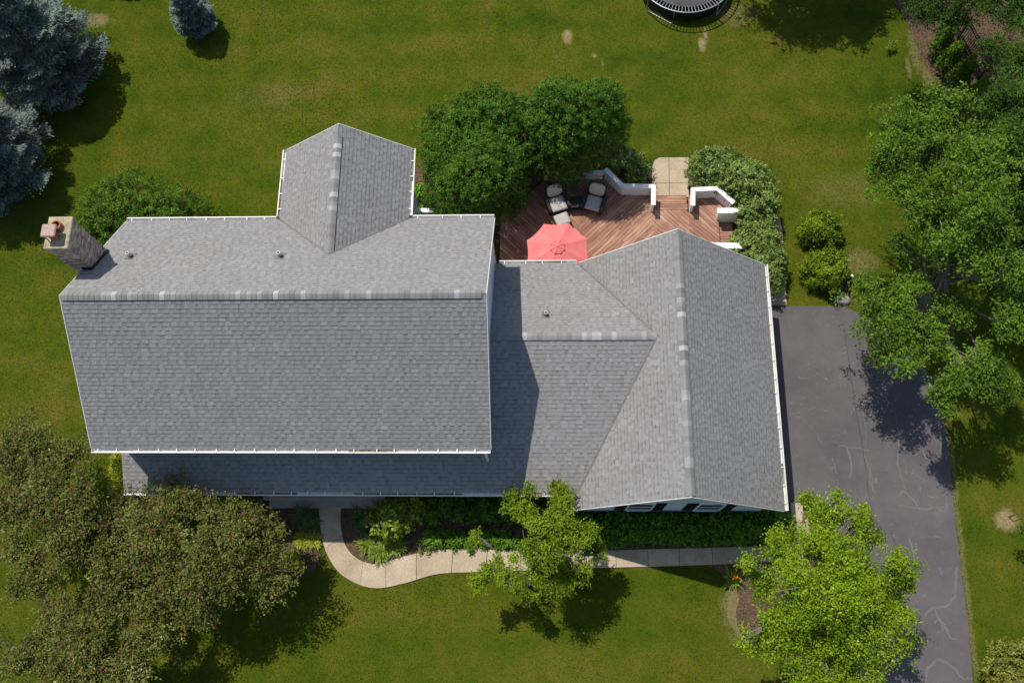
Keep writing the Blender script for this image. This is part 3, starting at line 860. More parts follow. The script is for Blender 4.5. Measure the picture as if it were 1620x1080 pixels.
# chimney
CX0, CX1, CY0, CY1, CZ = -15.07, -14.42, 11.05, 12.01, 9.42
chim = hbuild(MB().box(CX0+.02, CX1-.02, CY0+.02, CY1-.02, 0, CZ-.08), 'chimney', mortar_m)
bk = MB()
def brick_face(x0, x1, y0, y1, z0, z1):
    z = z0; r = 0
    while z < z1-.03:
        for axis in ('s', 'n', 'e', 'w'):
            a0, a1 = (x0, x1) if axis in 'sn' else (y0, y1)
            u = a0 - (.105 if r % 2 else 0)
            while u < a1-.02:
                ua, ub = max(u, a0), min(u+.2, a1)
                if ub-ua > .03:
                    pr = random.uniform(-.003, .004); t = random.random()
                    zz = z+.057
                    if axis == 's': bk.box(ua+.004, ub-.004, y0-pr, y0+.05, z, zz, t)
                    if axis == 'n': bk.box(ua+.004, ub-.004, y1-.05, y1+pr, z, zz, t)
                    if axis == 'e': bk.box(x1-.05, x1+pr, ua+.004, ub-.004, z, zz, t)
                    if axis == 'w': bk.box(x0-pr, x0+.05, ua+.004, ub-.004, z, zz, t)
                u += .21
        z += .067; r += 1
brick_face(CX0, CX1, CY0, CY1, 5.2, CZ-.28)
brick_face(CX0-.03, CX1+.03, CY0-.03, CY1+.03, CZ-.27, CZ-.07)
hbuild(bk, 'brick_courses', brick_m, chim, kind='stuff')
hbuild(MB().bevbox(CX0-.05, CX1+.05, CY0-.05, CY1+.05, CZ-.07, CZ+.03, .02), 'cement_crown', crown_m, chim)
fl = MB().ring(((CX0+CX1)/2-.02, CY1-.30), .115, .15, CZ+.03, CZ+.20, 28)
hbuild(fl, 'flue_tile', rust_m, chim)
hbuild(MB().ring(((CX0+CX1)/2-.02, CY1-.30), .0, .112, CZ+.02, CZ+.06, 28), 'flue_opening', opening_m, chim)
cxm, cym = (CX0+CX1)/2-.08, CY0+.36
cap = hbuild(MB().bevbox(cxm-.22, cxm+.22, cym-.20, cym+.22, CZ+.34, CZ+.43, .03), 'chimney_cap', cap_m, chim)
lg = MB()
for sx in (-1, 1):
    for sy in (-1, 1): lg.box(cxm+sx*.16-.012, cxm+sx*.16+.012, cym+sy*.15-.012, cym+sy*.15+.012, CZ+.03, CZ+.345)
hbuild(lg, 'cap_legs', rust_m, chim)
hbuild(MB().ring((cxm, cym), .11, .145, CZ+.03, CZ+.18, 28), 'flue_tile', rust_m, chim)
# stepped base flashing on the roof
fb = MB()
zf = lambda y: ZR - MB_S*(y-YR)
fb.extrude([(CX1-.01, CY0-.05, zf(CY0-.05)-.02), (CX1-.01, CY1+.02, zf(CY1)-.02), (CX1-.01, CY1+.02, zf(CY1)+.12), (CX1-.01, CY0-.05, zf(CY0-.05)+.12)], (.035, 0, 0))
fb.box(XL+.02, CX1+.02, CY0-.06, CY0+.01, zf(CY0)-.05, zf(CY0)+.14)
hbuild(fb, 'flashing', flash_m, chim)

# garage gable windows with shutters
def window(xc, z0, z1, w, y):
    f = MB()
    f.box(xc-w/2-.06, xc-w/2, y-.05, y, z0-.06, z1+.06); f.box(xc+w/2, xc+w/2+.06, y-.05, y, z0-.06, z1+.06)
    f.box(xc-w/2, xc+w/2, y-.05, y, z1, z1+.06); f.box(xc-w/2, xc+w/2, y-.07, y, z0-.06, z0)
    wo = hbuild(f, 'window', white_m)
    zm = (z0+z1)/2
    hbuild(MB().box(xc-w/2, xc+w/2, y-.035, y-.005, zm-.025, zm+.025), 'meeting_rail', white_m, wo)
    for a, b in ((z0+.001, zm-.026), (zm+.026, z1-.001)):
        hbuild(MB().box(xc-w/2+.002, xc+w/2-.002, y-.02, y-.004, a, b), 'pane', glass_m, wo)
    for s in (-1, 1):
        x = xc + s*(w/2+.06+.20)
        sh = hbuild(MB().box(x-.185, x+.185, y-.035, y-.001, z0-.06, z1+.06), 'shutter', shutter_m)
        lv = MB()
        k = z0
        while k < z1:
            lv.box(x-.15, x+.15, y-.045, y-.036, k, k+.035); k += .055
        hbuild(lv, 'louvres', shutter_m, sh)
window(3.24, .95, 2.45, .82, GYB+.28); window(5.66, .95, 2.45, .82, GYB+.28)
# garage doors on the drive side
for yc in (6.6, 10.6):
    go = hbuild(MB().box(GXR-.352, GXR-.32, yc-1.4, yc+1.4, .02, 2.15), 'garage_door', white_m)
    for k in range(4):
        hbuild(MB().bevbox(GXR-.33, GXR-.30, yc-1.36, yc+1.36, .05+k*.525, .53+k*.525, .01), 'panel', white_m, go)
# porch: slab, step, posts, front door
hbuild(MB().box(-10.6, -6.05, 4.86, YF+.41, 0, .30), 'porch_slab', step_m)
hbuild(MB().box(-10.4, -6.15, 4.57, 4.858, 0, .15), 'porch_step', step_m)
for x in (-10.3, -6.3): hbuild(MB().bevbox(x-.07, x+.07, 4.98, 5.12, .30, LZF-.02, .012), 'porch_post', white_m)
hbuild(MB().box(PXL+.15, -10.62, 5.2, YF+.39, 0, LZF-.1), 'wall', siding_m)
do = hbuild(MB().box(-8.6, -7.65, YF+.36, YF+.40, .31, 2.4), 'front_door', rust_m)
hbuild(MB().tube([(-7.75, YF+.30, 1.3), (-7.75, YF+.36, 1.3)], .03, 10), 'handle', steel_m, do)

# ------------------------------------------------------------------ deck, rails and furniture
DZ = .45
deck = empty('deck', (2.5, 15, 0)); tag(deck, 'worn red-brown wooden deck with chevron boards behind the garage', 'deck')
D0 = Vector((2.5, 15, 0))
JA, JB_, JC = 1.33, 4.30, 6.90
def boards(poly, ang, bw=.14, gap=.012, z0=DZ-.032, z1=DZ, parent=deck, org=None):
    poly = ccw(poly)
    c_, s_ = math.cos(ang), math.sin(ang)
    cx = sum(p[0] for p in poly)/len(poly); cy = sum(p[1] for p in poly)/len(poly)
    if org: cx, cy = org
    loc = [((p[0]-cx)*c_+(p[1]-cy)*s_, -(p[0]-cx)*s_+(p[1]-cy)*c_) for p in poly]
    lo = min(p[1] for p in loc); hi = max(p[1] for p in loc)
    v = lo if org is None else math.floor(lo/bw)*bw
    while v < hi:
        pl = clip([(-20, v), (20, v), (20, v+bw-gap), (-20, v+bw-gap)], loc)
        if pl and abs(area(pl)) > .01:
            dz = random.uniform(-.002, .002)
            # cut long runs into two lengths, like real stock
            xs = [p[0] for p in pl]; a, b = min(xs), max(xs)
            cuts = [a-1] + ([a + (b-a)*random.uniform(.3, .7)] if b-a > 3.4 else []) + [b+1]
            for k in range(len(cuts)-1):
                pp = clip(pl, [(cuts[k]+.003, -20), (cuts[k+1]-.003, -20), (cuts[k+1]-.003, 20), (cuts[k]+.003, 20)])
                if not pp: continue
                me = MB().prism(pp, z0+dz, z1+dz).mesh('board', deck_m)
                link('board', me, parent, mw=Matrix.Translation((cx-D0.x, cy-D0.y, 0)) @ Matrix.Rotation(ang, 4, 'Z'))
        v += bw
boards([(-1.88, 12.9), (JA, 12.9), (JA, 18.0), (0, 18.0), (-1.88, 16.3)], -math.pi/4)
boards([(JA, 12.9), (JB_, 12.9), (JB_, 17.2), (JA, 17.2)], math.pi/4, org=(3, 15))
boards([(JA, 17.202), (3.02, 17.202), (2.38, 17.98), (JA, 17.98)], math.pi/4, org=(3, 15))
boards([(JB_, 12.9), (5.74, 12.9), (5.74, 16.52), (JB_, 16.52)], -math.pi/4)
boards([(5.745, 12.9), (JC, 12.9), (JC, 17.05), (5.745, 17.05)], -math.pi/4)
boards([(JC+.005, 16.12), (7.32, 16.12), (7.32, 16.45), (JC+.005, 17.0)], -math.pi/4)
boards([(JB_+.06, 16.53), (5.70, 16.53), (5.70, 16.82), (JB_+.06, 16.82)], 0)
boards([(JB_+.06, 16.84), (5.70, 16.84), (5.70, 17.28), (JB_+.06, 17.28)], 0, z0=.26, z1=.29)
boards([(JC+.02, 14.75), (7.48, 14.75), (7.48, 16.05), (JC+.02, 16.05)], 0, z0=.22, z1=.25)
sk = MB()
for pl in ([(-1.85, 12.92), (JA, 12.92), (JA, 17.9), (0, 17.9), (-1.85, 16.25)], [(JA+.01, 12.92), (JB_, 12.92), (JB_, 17.1), (3.0, 17.1), (2.36, 17.88), (JA+.01, 17.88)], [(JB_+.01, 12.92), (JC-.01, 12.92), (JC-.01, 16.4), (JB_+.01, 16.4)], [(5.76, 16.41), (JC-.02, 16.41), (JC-.02, 16.98), (5.76, 16.98)]):
    sk.prism([(p[0]-D0.x, p[1]-D0.y) for p in pl], .05, DZ-.06)
sk.build('deck_frame', lightwood_m, deck)

def railing(label, pts, h=.70, z0=DZ, thick=.10, bw=.125, cap_w=.19):
    """solid rail of upright white boards under a flat cap, following pts"""
    r = empty('deck_railing', (pts[0][0], pts[0][1], 0)); tag(r, label, 'railing', 'white board railings round the deck')
    o = Vector((pts[0][0], pts[0][1], 0))
    for i in range(len(pts)-1):
        a = Vector((*pts[i], 0)); b = Vector((*pts[i+1], 0))
        d = b-a; Ls = d.length; d.normalize()
        nn = Vector((-d.y, d.x, 0))
        m = Matrix.Translation(a-o) @ Matrix((d, nn, Vector((0, 0, 1)))).transposed().to_4x4()
        k = max(1, round(Ls/bw)); w = Ls/k
        me = MB().bevbox(.003, w-.003, -thick/2, thick/2, z0-.25, z0+h-.04, .006).mesh('board', white_m)
        for j in range(k): link('board', me, r, mw=m @ Matrix.Translation((j*w, 0, random.uniform(-.002, 0))))
        e = cap_w/2*.55
        MB().bevbox(-e, Ls+e, -cap_w/2, cap_w/2, z0+h-.038+i*.0025, z0+h+i*.0025, .008, random.random(), m).build('cap', white_m, r)
    return r
railing('long angled white board railing behind the two patio chairs', [(2.40, 18.02), (3.04, 17.28), (4.28, 17.24), (4.24, 16.46)])
railing('white board railing half hidden by the big evergreen shrubs', [(-.1, 17.98), (2.30, 18.0)], h=.5)
railing('angled white board railing right of the deck opening', [(5.80, 16.42), (5.84, 17.08), (6.80, 17.12), (7.38, 16.5)])
railing('short white railing wall beside the leafy shrub and side step', [(6.80, 16.14), (7.62, 16.14)], thick=.14, cap_w=.24)
railing('low white railing end peeking out from behind the garage gable', [(6.5, 14.66), (7.55, 14.62)], thick=.14, cap_w=.24)
railing('short white railing by the rear wing gutter and evergreen', [(-5.0, 16.30), (-3.4, 16.24)], h=.75, z0=.35)

def cushion(mb, x0, x1, y0, y1, z0, z1, m=None):
    """pillowy slab"""
    nx, ny = 8, 8
    vs, fs = [], []
    for s in (0, 1):
        for j in range(ny+1):
            for i in range(nx+1):
                u, v = i/nx*2-1, j/ny*2-1
                b = (1-abs(u)**5)*(1-abs(v)**5)
                zc = (z0+z1)/2; hh = (z1-z0)/2*(.55+.45*b)
                k = 1-.02*(abs(u*v)**3)
                p = Vector(((x0+x1)/2+u*k*(x1-x0)/2, (y0+y1)/2+v*k*(y1-y0)/2, zc+hh if s else zc-hh))
                vs.append(tuple(m @ p) if m is not None else tuple(p))
    w = nx+1; off = w*(ny+1)
    for j in range(ny):
        for i in range(nx):
            a = j*w+i
            fs.append((off+a, off+a+1, off+a+w+1, off+a+w)); fs.append((a, a+w, a+w+1, a+1))
    for i in range(nx):
        fs.append((i, i+1, off+i+1, off+i)); q = ny*w+i; fs.append((q+1, q, off+q, off+q+1))
    for j in range(ny):
        q = j*w; fs.append((q+w, q, off+q, off+q+w)); q = j*w+nx; fs.append((q, q+w, off+q+w, off+q))
    return mb.add(vs, fs)

def chair(x, y, rz, label):
    """faces local -Y"""
    c = empty('patio_chair', (x, y, DZ), rz); tag(c, label, 'chair', 'wicker patio chairs on the deck')
    MB().bevbox(-.36, .36, -.40, .32, .12, .30, .03).build('seat_frame', wicker_m, c)
    lean = Matrix.Translation((0, .30, .28)) @ Matrix.Rotation(math.radians(-24), 4, 'X')
    MB().bevbox(-.36, .36, -.04, .05, 0, .62, .03, m=lean).build('backrest', wicker_m, c)
    for s in (-1, 1):
        a = MB(); a.bevbox(s*.40-.06, s*.40+.06, -.42, .34, .12, .55, .03); a.build('armrest', wicker_m, c)
        for yy in (-.36, .28):
            MB().box(s*.38-.03, s*.38+.03, yy-.03, yy+.03, 0, .13).build('leg', wicker_m, c)
    b = MB(); cushion(b, -.31, .31, -.43, .20, .29, .43); b.build('seat_cushion', cush_m, c, smooth=True)
    b = MB(); cushion(b, -.31, .31, -.17, -.03, .10, .66, lean)
    b.build('back_cushion', cushb_m, c, smooth=True)
    return c
chair(.42, 16.78, math.radians(18), 'wicker patio chair with grey cushions in front of its ottoman')
chair(1.92, 16.80, math.radians(-17), 'wicker patio chair with beige back cushion nearest the angled railing')
ot = empty('ottoman', (.62, 15.98, DZ), math.radians(22)); tag(ot, 'wicker ottoman with grey cushion beside the coral umbrella', 'ottoman')
MB().bevbox(-.32, .32, -.28, .28, .08, .30, .03).build('base', wicker_m, ot)
for sx in (-1, 1):
    for sy in (-1, 1): MB().box(sx*.27-.03, sx*.27+.03, sy*.23-.03, sy*.23+.03, 0, .09).build('leg', wicker_m, ot)
b = MB(); cushion(b, -.29, .29, -.25, .25, .29, .42); b.build('cushion', cush_m, ot, smooth=True)
st = empty('side_table', (1.20, 16.72, DZ), math.radians(3)); tag(st, 'low square black side table between the two patio chairs', 'table')
MB().bevbox(-.25, .25, -.25, .25, .40, .44, .01).build('table_top', dark_m, st)
for k in range(5): MB().box(-.24, .24, -.235+k*.098, -.155+k*.098, .441, .452).build('slat', dark_m, st)
for sx in (-1, 1):
    for sy in (-1, 1): MB().box(sx*.22-.02, sx*.22+.02, sy*.22-.02, sy*.22+.02, 0, .40).build('leg', dark_m, st)
MB().bevbox(-.21, .21, -.21, .21, .12, .15, .005).build('shelf', dark_m, st)

um = empty('patio_umbrella', (.40, 13.98, DZ), math.radians(24)); tag(um, 'open coral pink patio umbrella on the deck behind the house', 'umbrella')
def canopy(r, z0, z1, seg=8, vent=0.0):
    mb = MB(); vs, fs = [], []
    R_ = 7; A = seg*6
    for i in range(R_+1):
        t = vent + (1-vent)*i/R_
        for k in range(A):
            a = 2*math.pi*k/A; ph = (k % 6)/6
            w = abs(ph-.5)*2          # 1 at ribs, 0 mid panel
            chord = math.cos(math.pi/seg)/math.cos((ph-.5)*2*math.pi/seg)
            sag = (1-w**2)*.05*t
            rr = r*t*(chord*(1-.03*(1-w**2)*t))
            z = z1 + (z0-z1)*(t**1.18) - sag
            vs.append((rr*math.cos(a), rr*math.sin(a), z))
    for i in range(R_):
        for k in range(A):
            k2 = (k+1) % A
            fs.append((i*A+k, i*A+k2, (i+1)*A+k2, (i+1)*A+k)[::-1])
    n0 = len(vs)
    for k in range(A):
        p = vs[R_*A+k]; vs.append((p[0]*1.005, p[1]*1.005, p[2]-.07))
    for k in range(A): fs.append((R_*A+k, n0+k, n0+(k+1) % A, R_*A+(k+1) % A))
    return mb.add(vs, fs)
UR = 1.24
canopy(UR, 1.78, 2.20, vent=.10).build('canopy', umb_m, um)
canopy(.30, 2.19, 2.27).build('vent_flap', umb_m, um)
MB().tube([(0, 0, 0), (0, 0, 2.28)], .02, 10).build('pole', dark_m, um)
MB().tube([(0, 0, 2.265), (0, 0, 2.30), (0, 0, 2.34)], [.035, .03, .012], 12).build('finial', white_m, um)
MB().ring((0, 0), .03, .26, 0, .08, 28).build('base', dark_m, um)
for k in range(8):
    a = 2*math.pi*k/8
    MB().tube([(.03*math.cos(a), .03*math.sin(a), 2.17), (UR*.98*math.cos(a), UR*.98*math.sin(a), 1.765)], .009, 5).build('rib', dark_m, um)
tb = empty('patio_table', (.40, 13.98, DZ)); tag(tb, 'dark round patio table under the coral umbrella', 'table')
MB().ring((0, 0), .03, .60, .68, .71, 36).build('table_top', dark_m, tb)
for k in range(4):
    a = math.pi/4 + k*math.pi/2
    MB().tube([(.40*math.cos(a), .40*math.sin(a), .68), (.48*math.cos(a), .48*math.sin(a), 0)], .02, 8).build('leg', dark_m, tb)
pot = empty('flower_pot', (-5.05, 15.75, 0)); tag(pot, 'small terracotta flower pot tucked behind the rear wing', 'pot')
MB().tube([(0, 0, 0), (0, 0, .28), (0, 0, .30), (0, 0, .36)], [.12, .17, .20, .20], 20).build('body', terra_m, pot)
MB().ring((0, 0), 0, .17, .361, .366, 20).build('soil', mulch_m, pot)

# trampoline at the top edge
tr = empty('trampoline', (6.15, 27.82, 0)); tag(tr, 'round trampoline with black mat and steel rim on the lawn', 'trampoline')
TR, TZ = 2.15, .90
MB().ring((0, 0), 0, 1.86, TZ-.012, TZ, 56).build('mat', mat_m, tr)
rim = [(TR*math.cos(2*math.pi*k/56), TR*math.sin(2*math.pi*k/56), TZ) for k in range(57)]
MB().tube(rim, .026, 8).build('rim', steel_m, tr)
spm = MB().tube([(1.85, 0, TZ-.005), (TR-.01, 0, TZ)], .016, 6).mesh('spring', steel_m)
for k in range(88): link('spring', spm, tr, mw=Matrix.Rotation(2*math.pi*k/88, 4, 'Z'))
for k in range(4):
    a = 2*math.pi*k/4 + math.radians(38); b_ = a + .62
    pa = (TR*math.cos(a), TR*math.sin(a)); pb = (TR*math.cos(b_), TR*math.sin(b_))
    MB().tube([(*pa, TZ-.02), (*pa, .04), (*pb, .04), (*pb, TZ-.02)], .022, 8).build('leg', steel_m, tr)
skirt = MB()
for k in range(56):
    a, b_ = 2*math.pi*k/56, 2*math.pi*(k+1)/56
    skirt.add([(1.9*math.cos(a), 1.9*math.sin(a), TZ-.03), (1.9*math.cos(b_), 1.9*math.sin(b_), TZ-.03), (1.98*math.cos(b_), 1.98*math.sin(b_), .12), (1.98*math.cos(a), 1.98*math.sin(a), .12)], [(0, 1, 2, 3)])
skirt.build('skirt', black_m, tr)
fm = MB()
for k in range(2):
    pts = [(-1.3+.26*i, -.9+.28*math.sin(i*.9+k*2)+k*.35, TZ+.03+.03*math.sin(i*1.7+k)) for i in range(9)]
    fm.tube(pts, [.03+.02*math.sin(i*2.1)**2 for i in range(9)], 7)
fm.build('folded_cover', mat_m, tr, smooth=True)

# lamp post, boulder, fence, stakes
lp = empty('post_light', (11.72, 13.34, 0)); tag(lp, 'slim black post light with pale top by the globe shrub', 'post light')
MB().tube([(0, 0, 0), (0, 0, 1.10)], .045, 14).build('post', black_m, lp)
MB().tube([(0, 0, 1.10), (0, 0, 1.14), (0, 0, 1.17)], [.06, .062, .03], 14).build('lamp_head', white_m, lp)
MB().tube([(0, 0, 0), (0, 0, .04)], [.09, .08], 14).build('base_plate', black_m, lp)
def rock(x, y, r, label):
    mb = MB(); vs, fs = [], []
    for i in range(9):
        th = math.pi*i/8
        for k in range(14):
            a = 2*math.pi*k/14
            rr = r*(1+.16*math.sin(3*a+i)+.1*math.sin(5*th+2*a))
            vs.append((rr*math.sin(th)*math.cos(a)*1.1, rr*math.sin(th)*math.sin(a), .55*rr*math.cos(th)+.08))
    for i in range(8):
        for k in range(14):
            fs.append((i*14+k, (i+1)*14+k, (i+1)*14+(k+1) % 14, i*14+(k+1) % 14))
    mb.add(vs, fs)
    o = mb.build('boulder', stone_m, smooth=True); o.location = (x, y, 0); tag(o, label, 'boulder')
rock(11.60, 12.80, .27, 'rounded grey boulder at the corner of the driveway')

fe = empty('metal_fence', (17.75, 25.6, 0)); tag(fe, 'black metal picket fence behind the row of small arborvitaes', 'fence')
fa, fb_ = Vector((17.15, 26.8, 0)), Vector((18.9, 20.6, 0)); fd = (fb_-fa); FL = fd.length; fd.normalize(); fo = Vector((17.75, 25.6, 0))
fmx = Matrix.Translation(fa-fo) @ Matrix((fd, Vector((-fd.y, fd.x, 0)), Vector((0, 0, 1)))).transposed().to_4x4()
pk = MB().box(-.011, .011, -.011, .011, .06, 1.32).mesh('picket', black_m)
k = 0
while k*.115 < FL: link('picket', pk, fe, mw=fmx @ Matrix.Translation((k*.115, 0, 0))); k += 1
ps = MB(); ps.bevbox(-.035, .035, -.035, .035, 0, 1.42, .006); ps = ps.mesh('post', black_m)
for k in range(4): link('post', ps, fe, mw=fmx @ Matrix.Translation((.06+k*2.1, 0, 0)))
for z in (.16, 1.12, 1.27): MB().box(0, FL, -.018, .018, z, z+.035, m=fmx).build('rail', black_m, fe)

sk_ = empty('tree_stake', (16.72, 4.35, 0)); tag(sk_, 'small bent dark stake standing in the bare soil ring', 'stake')
MB().tube([(0, 0, 0), (-.02, .02, .45)], .022, 7).build('post', lightwood_m, sk_)
MB().tube([(-.02, .02, .43), (.30, .10, .40)], .014, 6).build('arm', lightwood_m, sk_)

# ------------------------------------------------------------------ vegetation
def leaf_quads(C, D, Nn, L, W):
    """rhombic leaves: centre C, along D, face normal Nn, lengths L, widths W"""
    D = D/np.linalg.norm(D, axis=1, keepdims=True)
    S_ = np.cross(D, Nn); S_ /= (np.linalg.norm(S_, axis=1, keepdims=True)+1e-9)
    up = np.cross(S_, D)
    V = np.empty((len(C), 4, 3))
    V[:, 0] = C - D*L[:, None]*.5
    V[:, 1] = C + S_*W[:, None]*.5 + up*W[:, None]*.14
    V[:, 2] = C + D*L[:, None]*.5
    V[:, 3] = C - S_*W[:, None]*.5 + up*W[:, None]*.14
    return V

def unit(n, r):
    v = r.normal(size=(n, 3)); return v/np.linalg.norm(v, axis=1, keepdims=True)

def lump(r, k=9, amp=.12, fr=(2, 6)):
    W = unit(k, r)*r.uniform(*fr, (k, 1)); ph = r.uniform(0, 6.28, k)
    def f(d): return 1 + amp*np.sin(d @ W.T + ph).sum(1)/math.sqrt(k)*1.4
    return f

LEAF = {'ash': leafmat('ash_leaves', (.032, .080, .009), (.145, .25, .021), None, .3, .5, .15),
        'locust': leafmat('locust_leaves', (.022, .060, .009), (.078, .155, .020), None, .3, .5, .12),  # leaf colour darkened to stand in for shade on the background trees
        'birch': leafmat('birch_leaves', (.070, .145, .006), (.26, .385, .012), (.52, .60, .16), .36, .45, .18),
        'maple': leafmat('maple_leaves', (.075, .135, .008), (.235, .335, .018), None, .36, .5, .12),
        'crab': leafmat('crabapple_leaves', (.055, .066, .013), (.178, .20, .042), (.44, .45, .23), .3, .45, .15, (.15, .062, .038)),
        'yew': leafmat('yew_needles', (.028, .080, .009), (.12, .24, .026), None, .33, .55, .12),
        'olive': leafmat('olive_needles', (.042, .098, .010), (.15, .255, .028), None, .33, .55, .12),
        'spruce': leafmat('spruce_needles', (.072, .108, .104), (.205, .265, .232), (.42, .46, .36), .22, .6, .15),
        'dogwood': leafmat('dogwood_leaves', (.085, .155, .028), (.285, .40, .10), None, .32, .45, .22),
        'golden': leafmat('golden_needles', (.075, .14, .008), (.24, .35, .016), None, .35, .55, .2),
        'hedge': leafmat('hedge_leaves', (.05, .13, .012), (.17, .34, .028), None, .35, .5, .2),
        'lily': leafmat('lily_blades', (.10, .17, .018), (.28, .38, .045), None, .35),
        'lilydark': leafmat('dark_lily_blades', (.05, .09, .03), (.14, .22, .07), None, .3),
        'gold': leafmat('yellow_leaves', (.17, .21, .015), (.38, .41, .03), None, .3),
        'yellowgreen': leafmat('yellowgreen_leaves', (.12, .15, .022), (.30, .31, .055), None, .35),
        'arbor': leafmat('arborvitae_sprays', (.045, .10, .010), (.15, .25, .022), None, .35, .6, .2),
        'fruit': leafmat('red_fruit', (.22, .04, .03), (.40, .10, .07), None, .1),
        'orange': leafmat('orange_petals', (.6, .14, .01), (.85, .26, .02), None, .3)}

def tree(name, label, cat, base, lobes, leafkey, n_area, leaf, trunk_r, seed, bark=bark_m, group=None, fork=.45, droop=.2, sprig=.2, fruit=0, gap=.0, trunk_top=None):
    """lobes: (x, y, z, r) world clumps carried by limbs from one trunk"""
    r = np.random.default_rng(seed); rd = random.Random(seed)
    o = empty(name, (base[0], base[1], 0)); tag(o, label, cat, group)
    B = np.array([base[0], base[1], 0.0])
    Lb = np.array(lobes, float)
    cen = Lb[:, :3].mean(0)
    top = np.array(trunk_top if trunk_top else (base[0]*.45+cen[0]*.55, base[1]*.45+cen[1]*.55, Lb[:, 2].max()-.5)) - B
    tp = []
    for i in range(7):
        t = i/6
        q = top*np.array([t**1.5, t**1.5, t]) + np.array([rd.uniform(-.06, .06), rd.uniform(-.06, .06), 0])*(i > 0)
        tp.append(tuple(q))
    tr_ = [trunk_r*1.35] + [trunk_r*(1-.85*i/6) for i in range(1, 7)]
    MB().tube(tp, tr_, 9).build('trunk', bark, o, smooth=True)
    br = MB(); allV, allT, frV = [], [], []
    for (x, y, z, rad) in lobes:
        c = np.array([x, y, z]) - B
        f = fork + .4*rd.random(); k = f*6; i = int(k)
        s0 = np.array(tp[i])*(1-(k-i)) + np.array(tp[min(6, i+1)])*(k-i)
        if s0[2] > c[2]-.2: s0 = np.array(tp[2])
        dl = .12 + .2*np.linalg.norm(c-s0); mid = (s0+c)/2 + np.array([rd.uniform(-dl, dl), rd.uniform(-dl, dl), rd.uniform(-.1, .3)])
        r0 = trunk_r*.42*min(1.0, .2+rad*.7)
        pts = [tuple((1-t)**2*s0 + 2*t*(1-t)*mid + t*t*c) for t in (0, .2, .4, .6, .8, 1)]
        br.tube(pts, [r0*(1-.8*t) for t in (0, .2, .4, .6, .8, 1)], 6)
        ns = int(n_area*1.2*rad*(rad+.1))
        # each limb ends in several leafy clumps
        kc = max(4, int(6+6*rad))
        dc = unit(kc, r); dc[:, 2] = np.abs(dc[:, 2])*.9 - .15
        cc = c + dc*(rad*r.uniform(.30, 1.02, (kc, 1)))*np.array([1, 1, .75])
        cr = rad*r.uniform(.30, .50, kc) + .05
        pick = r.choice(kc, ns, p=cr**2/np.sum(cr**2))
        d = unit(ns, r); d[:, 2] = np.where(d[:, 2] < -.2, -d[:, 2], d[:, 2])
        lf = lump(r, 8, .26, (2, 6))
        fr = r.uniform(.15, 1.0, ns)**.5
        sp_ = cc[pick] + d*(cr[pick]*fr*lf(d))[:, None]*np.array([1, 1, .7])
        if gap: 
            gm = np.sin(sp_[:, 0]*2.7+seed)*np.sin(sp_[:, 1]*2.9+seed*2)+np.sin(sp_[:, 2]*3+sp_[:, 0]*1.7)*.5
            pick = pick[gm > -1.2+gap]; sp_ = sp_[gm > -1.2+gap]
        ns = len(sp_)
        for q in sp_[::max(1, ns//16)]:
            e = q - (q-c)*.04
            br.tube([tuple(c*.75+s0*.25+(q-c)*.1), tuple((c+q)/2+np.array([0, 0, .06])), tuple(e)], [.022, .014, .006], 4)
        per = 8
        out = sp_ - c; out /= (np.linalg.norm(out, axis=1, keepdims=True)+1e-6)
        twd = out + r.normal(0, .5, out.shape); twd[:, 2] -= droop; twd /= np.linalg.norm(twd, axis=1, keepdims=True)
        j = np.linspace(-.5, .5, per)
        C = (sp_[:, None, :] + twd[:, None, :]*(j*sprig*1.7)[None, :, None]).reshape(-1, 3) + r.normal(0, sprig*.26, (ns*per, 3))
        D = np.repeat(twd, per, 0)*.6 + unit(ns*per, r); D[:, 2] *= .45
        Nn = unit(ns*per, r)*1.0 + np.array([0, 0, .75]) + np.repeat(out, per, 0)*.35
        s = r.uniform(.65, 1.3, ns*per)
        allV.append(leaf_quads(C, D, Nn, leaf[0]*s, leaf[1]*s))
        ct_ = r.normal(0, .15, kc)
        tn = np.repeat(r.normal(.42, .11, ns), per) + r.normal(0, .14, ns*per)
        tn = np.clip(tn, 0, .9) + (r.random(ns*per) < .06)*.35
        tn = np.clip(tn + np.repeat(ct_[pick], per), 0, 1.2)
        if fruit: tn = np.where(np.repeat(r.random(ns) < .05, per), -.6, tn)
        allT.append(tn)
        if fruit:
            m_ = int(ns*fruit); q = sp_[r.integers(0, ns, m_)] + r.normal(0, .06, (m_, 3)) + out[r.integers(0, ns, m_)]*.03
            q = np.repeat(q, 5, 0) + r.normal(0, .045, (m_*5, 3))
            frV.append(leaf_quads(q, unit(m_*5, r), unit(m_*5, r)+np.array([0, 0, 1]), np.full(m_*5, .055), np.full(m_*5, .04)))
    br.build('branches', bark, o)
    quads_mesh('crown', np.concatenate(allV), np.concatenate(allT), LEAF[leafkey], o)
    if frV:
        V = np.concatenate(frV); f = quads_mesh('fruit', V, r.random(len(V)), LEAF['fruit'], o); f['kind'] = 'stuff'
    return o

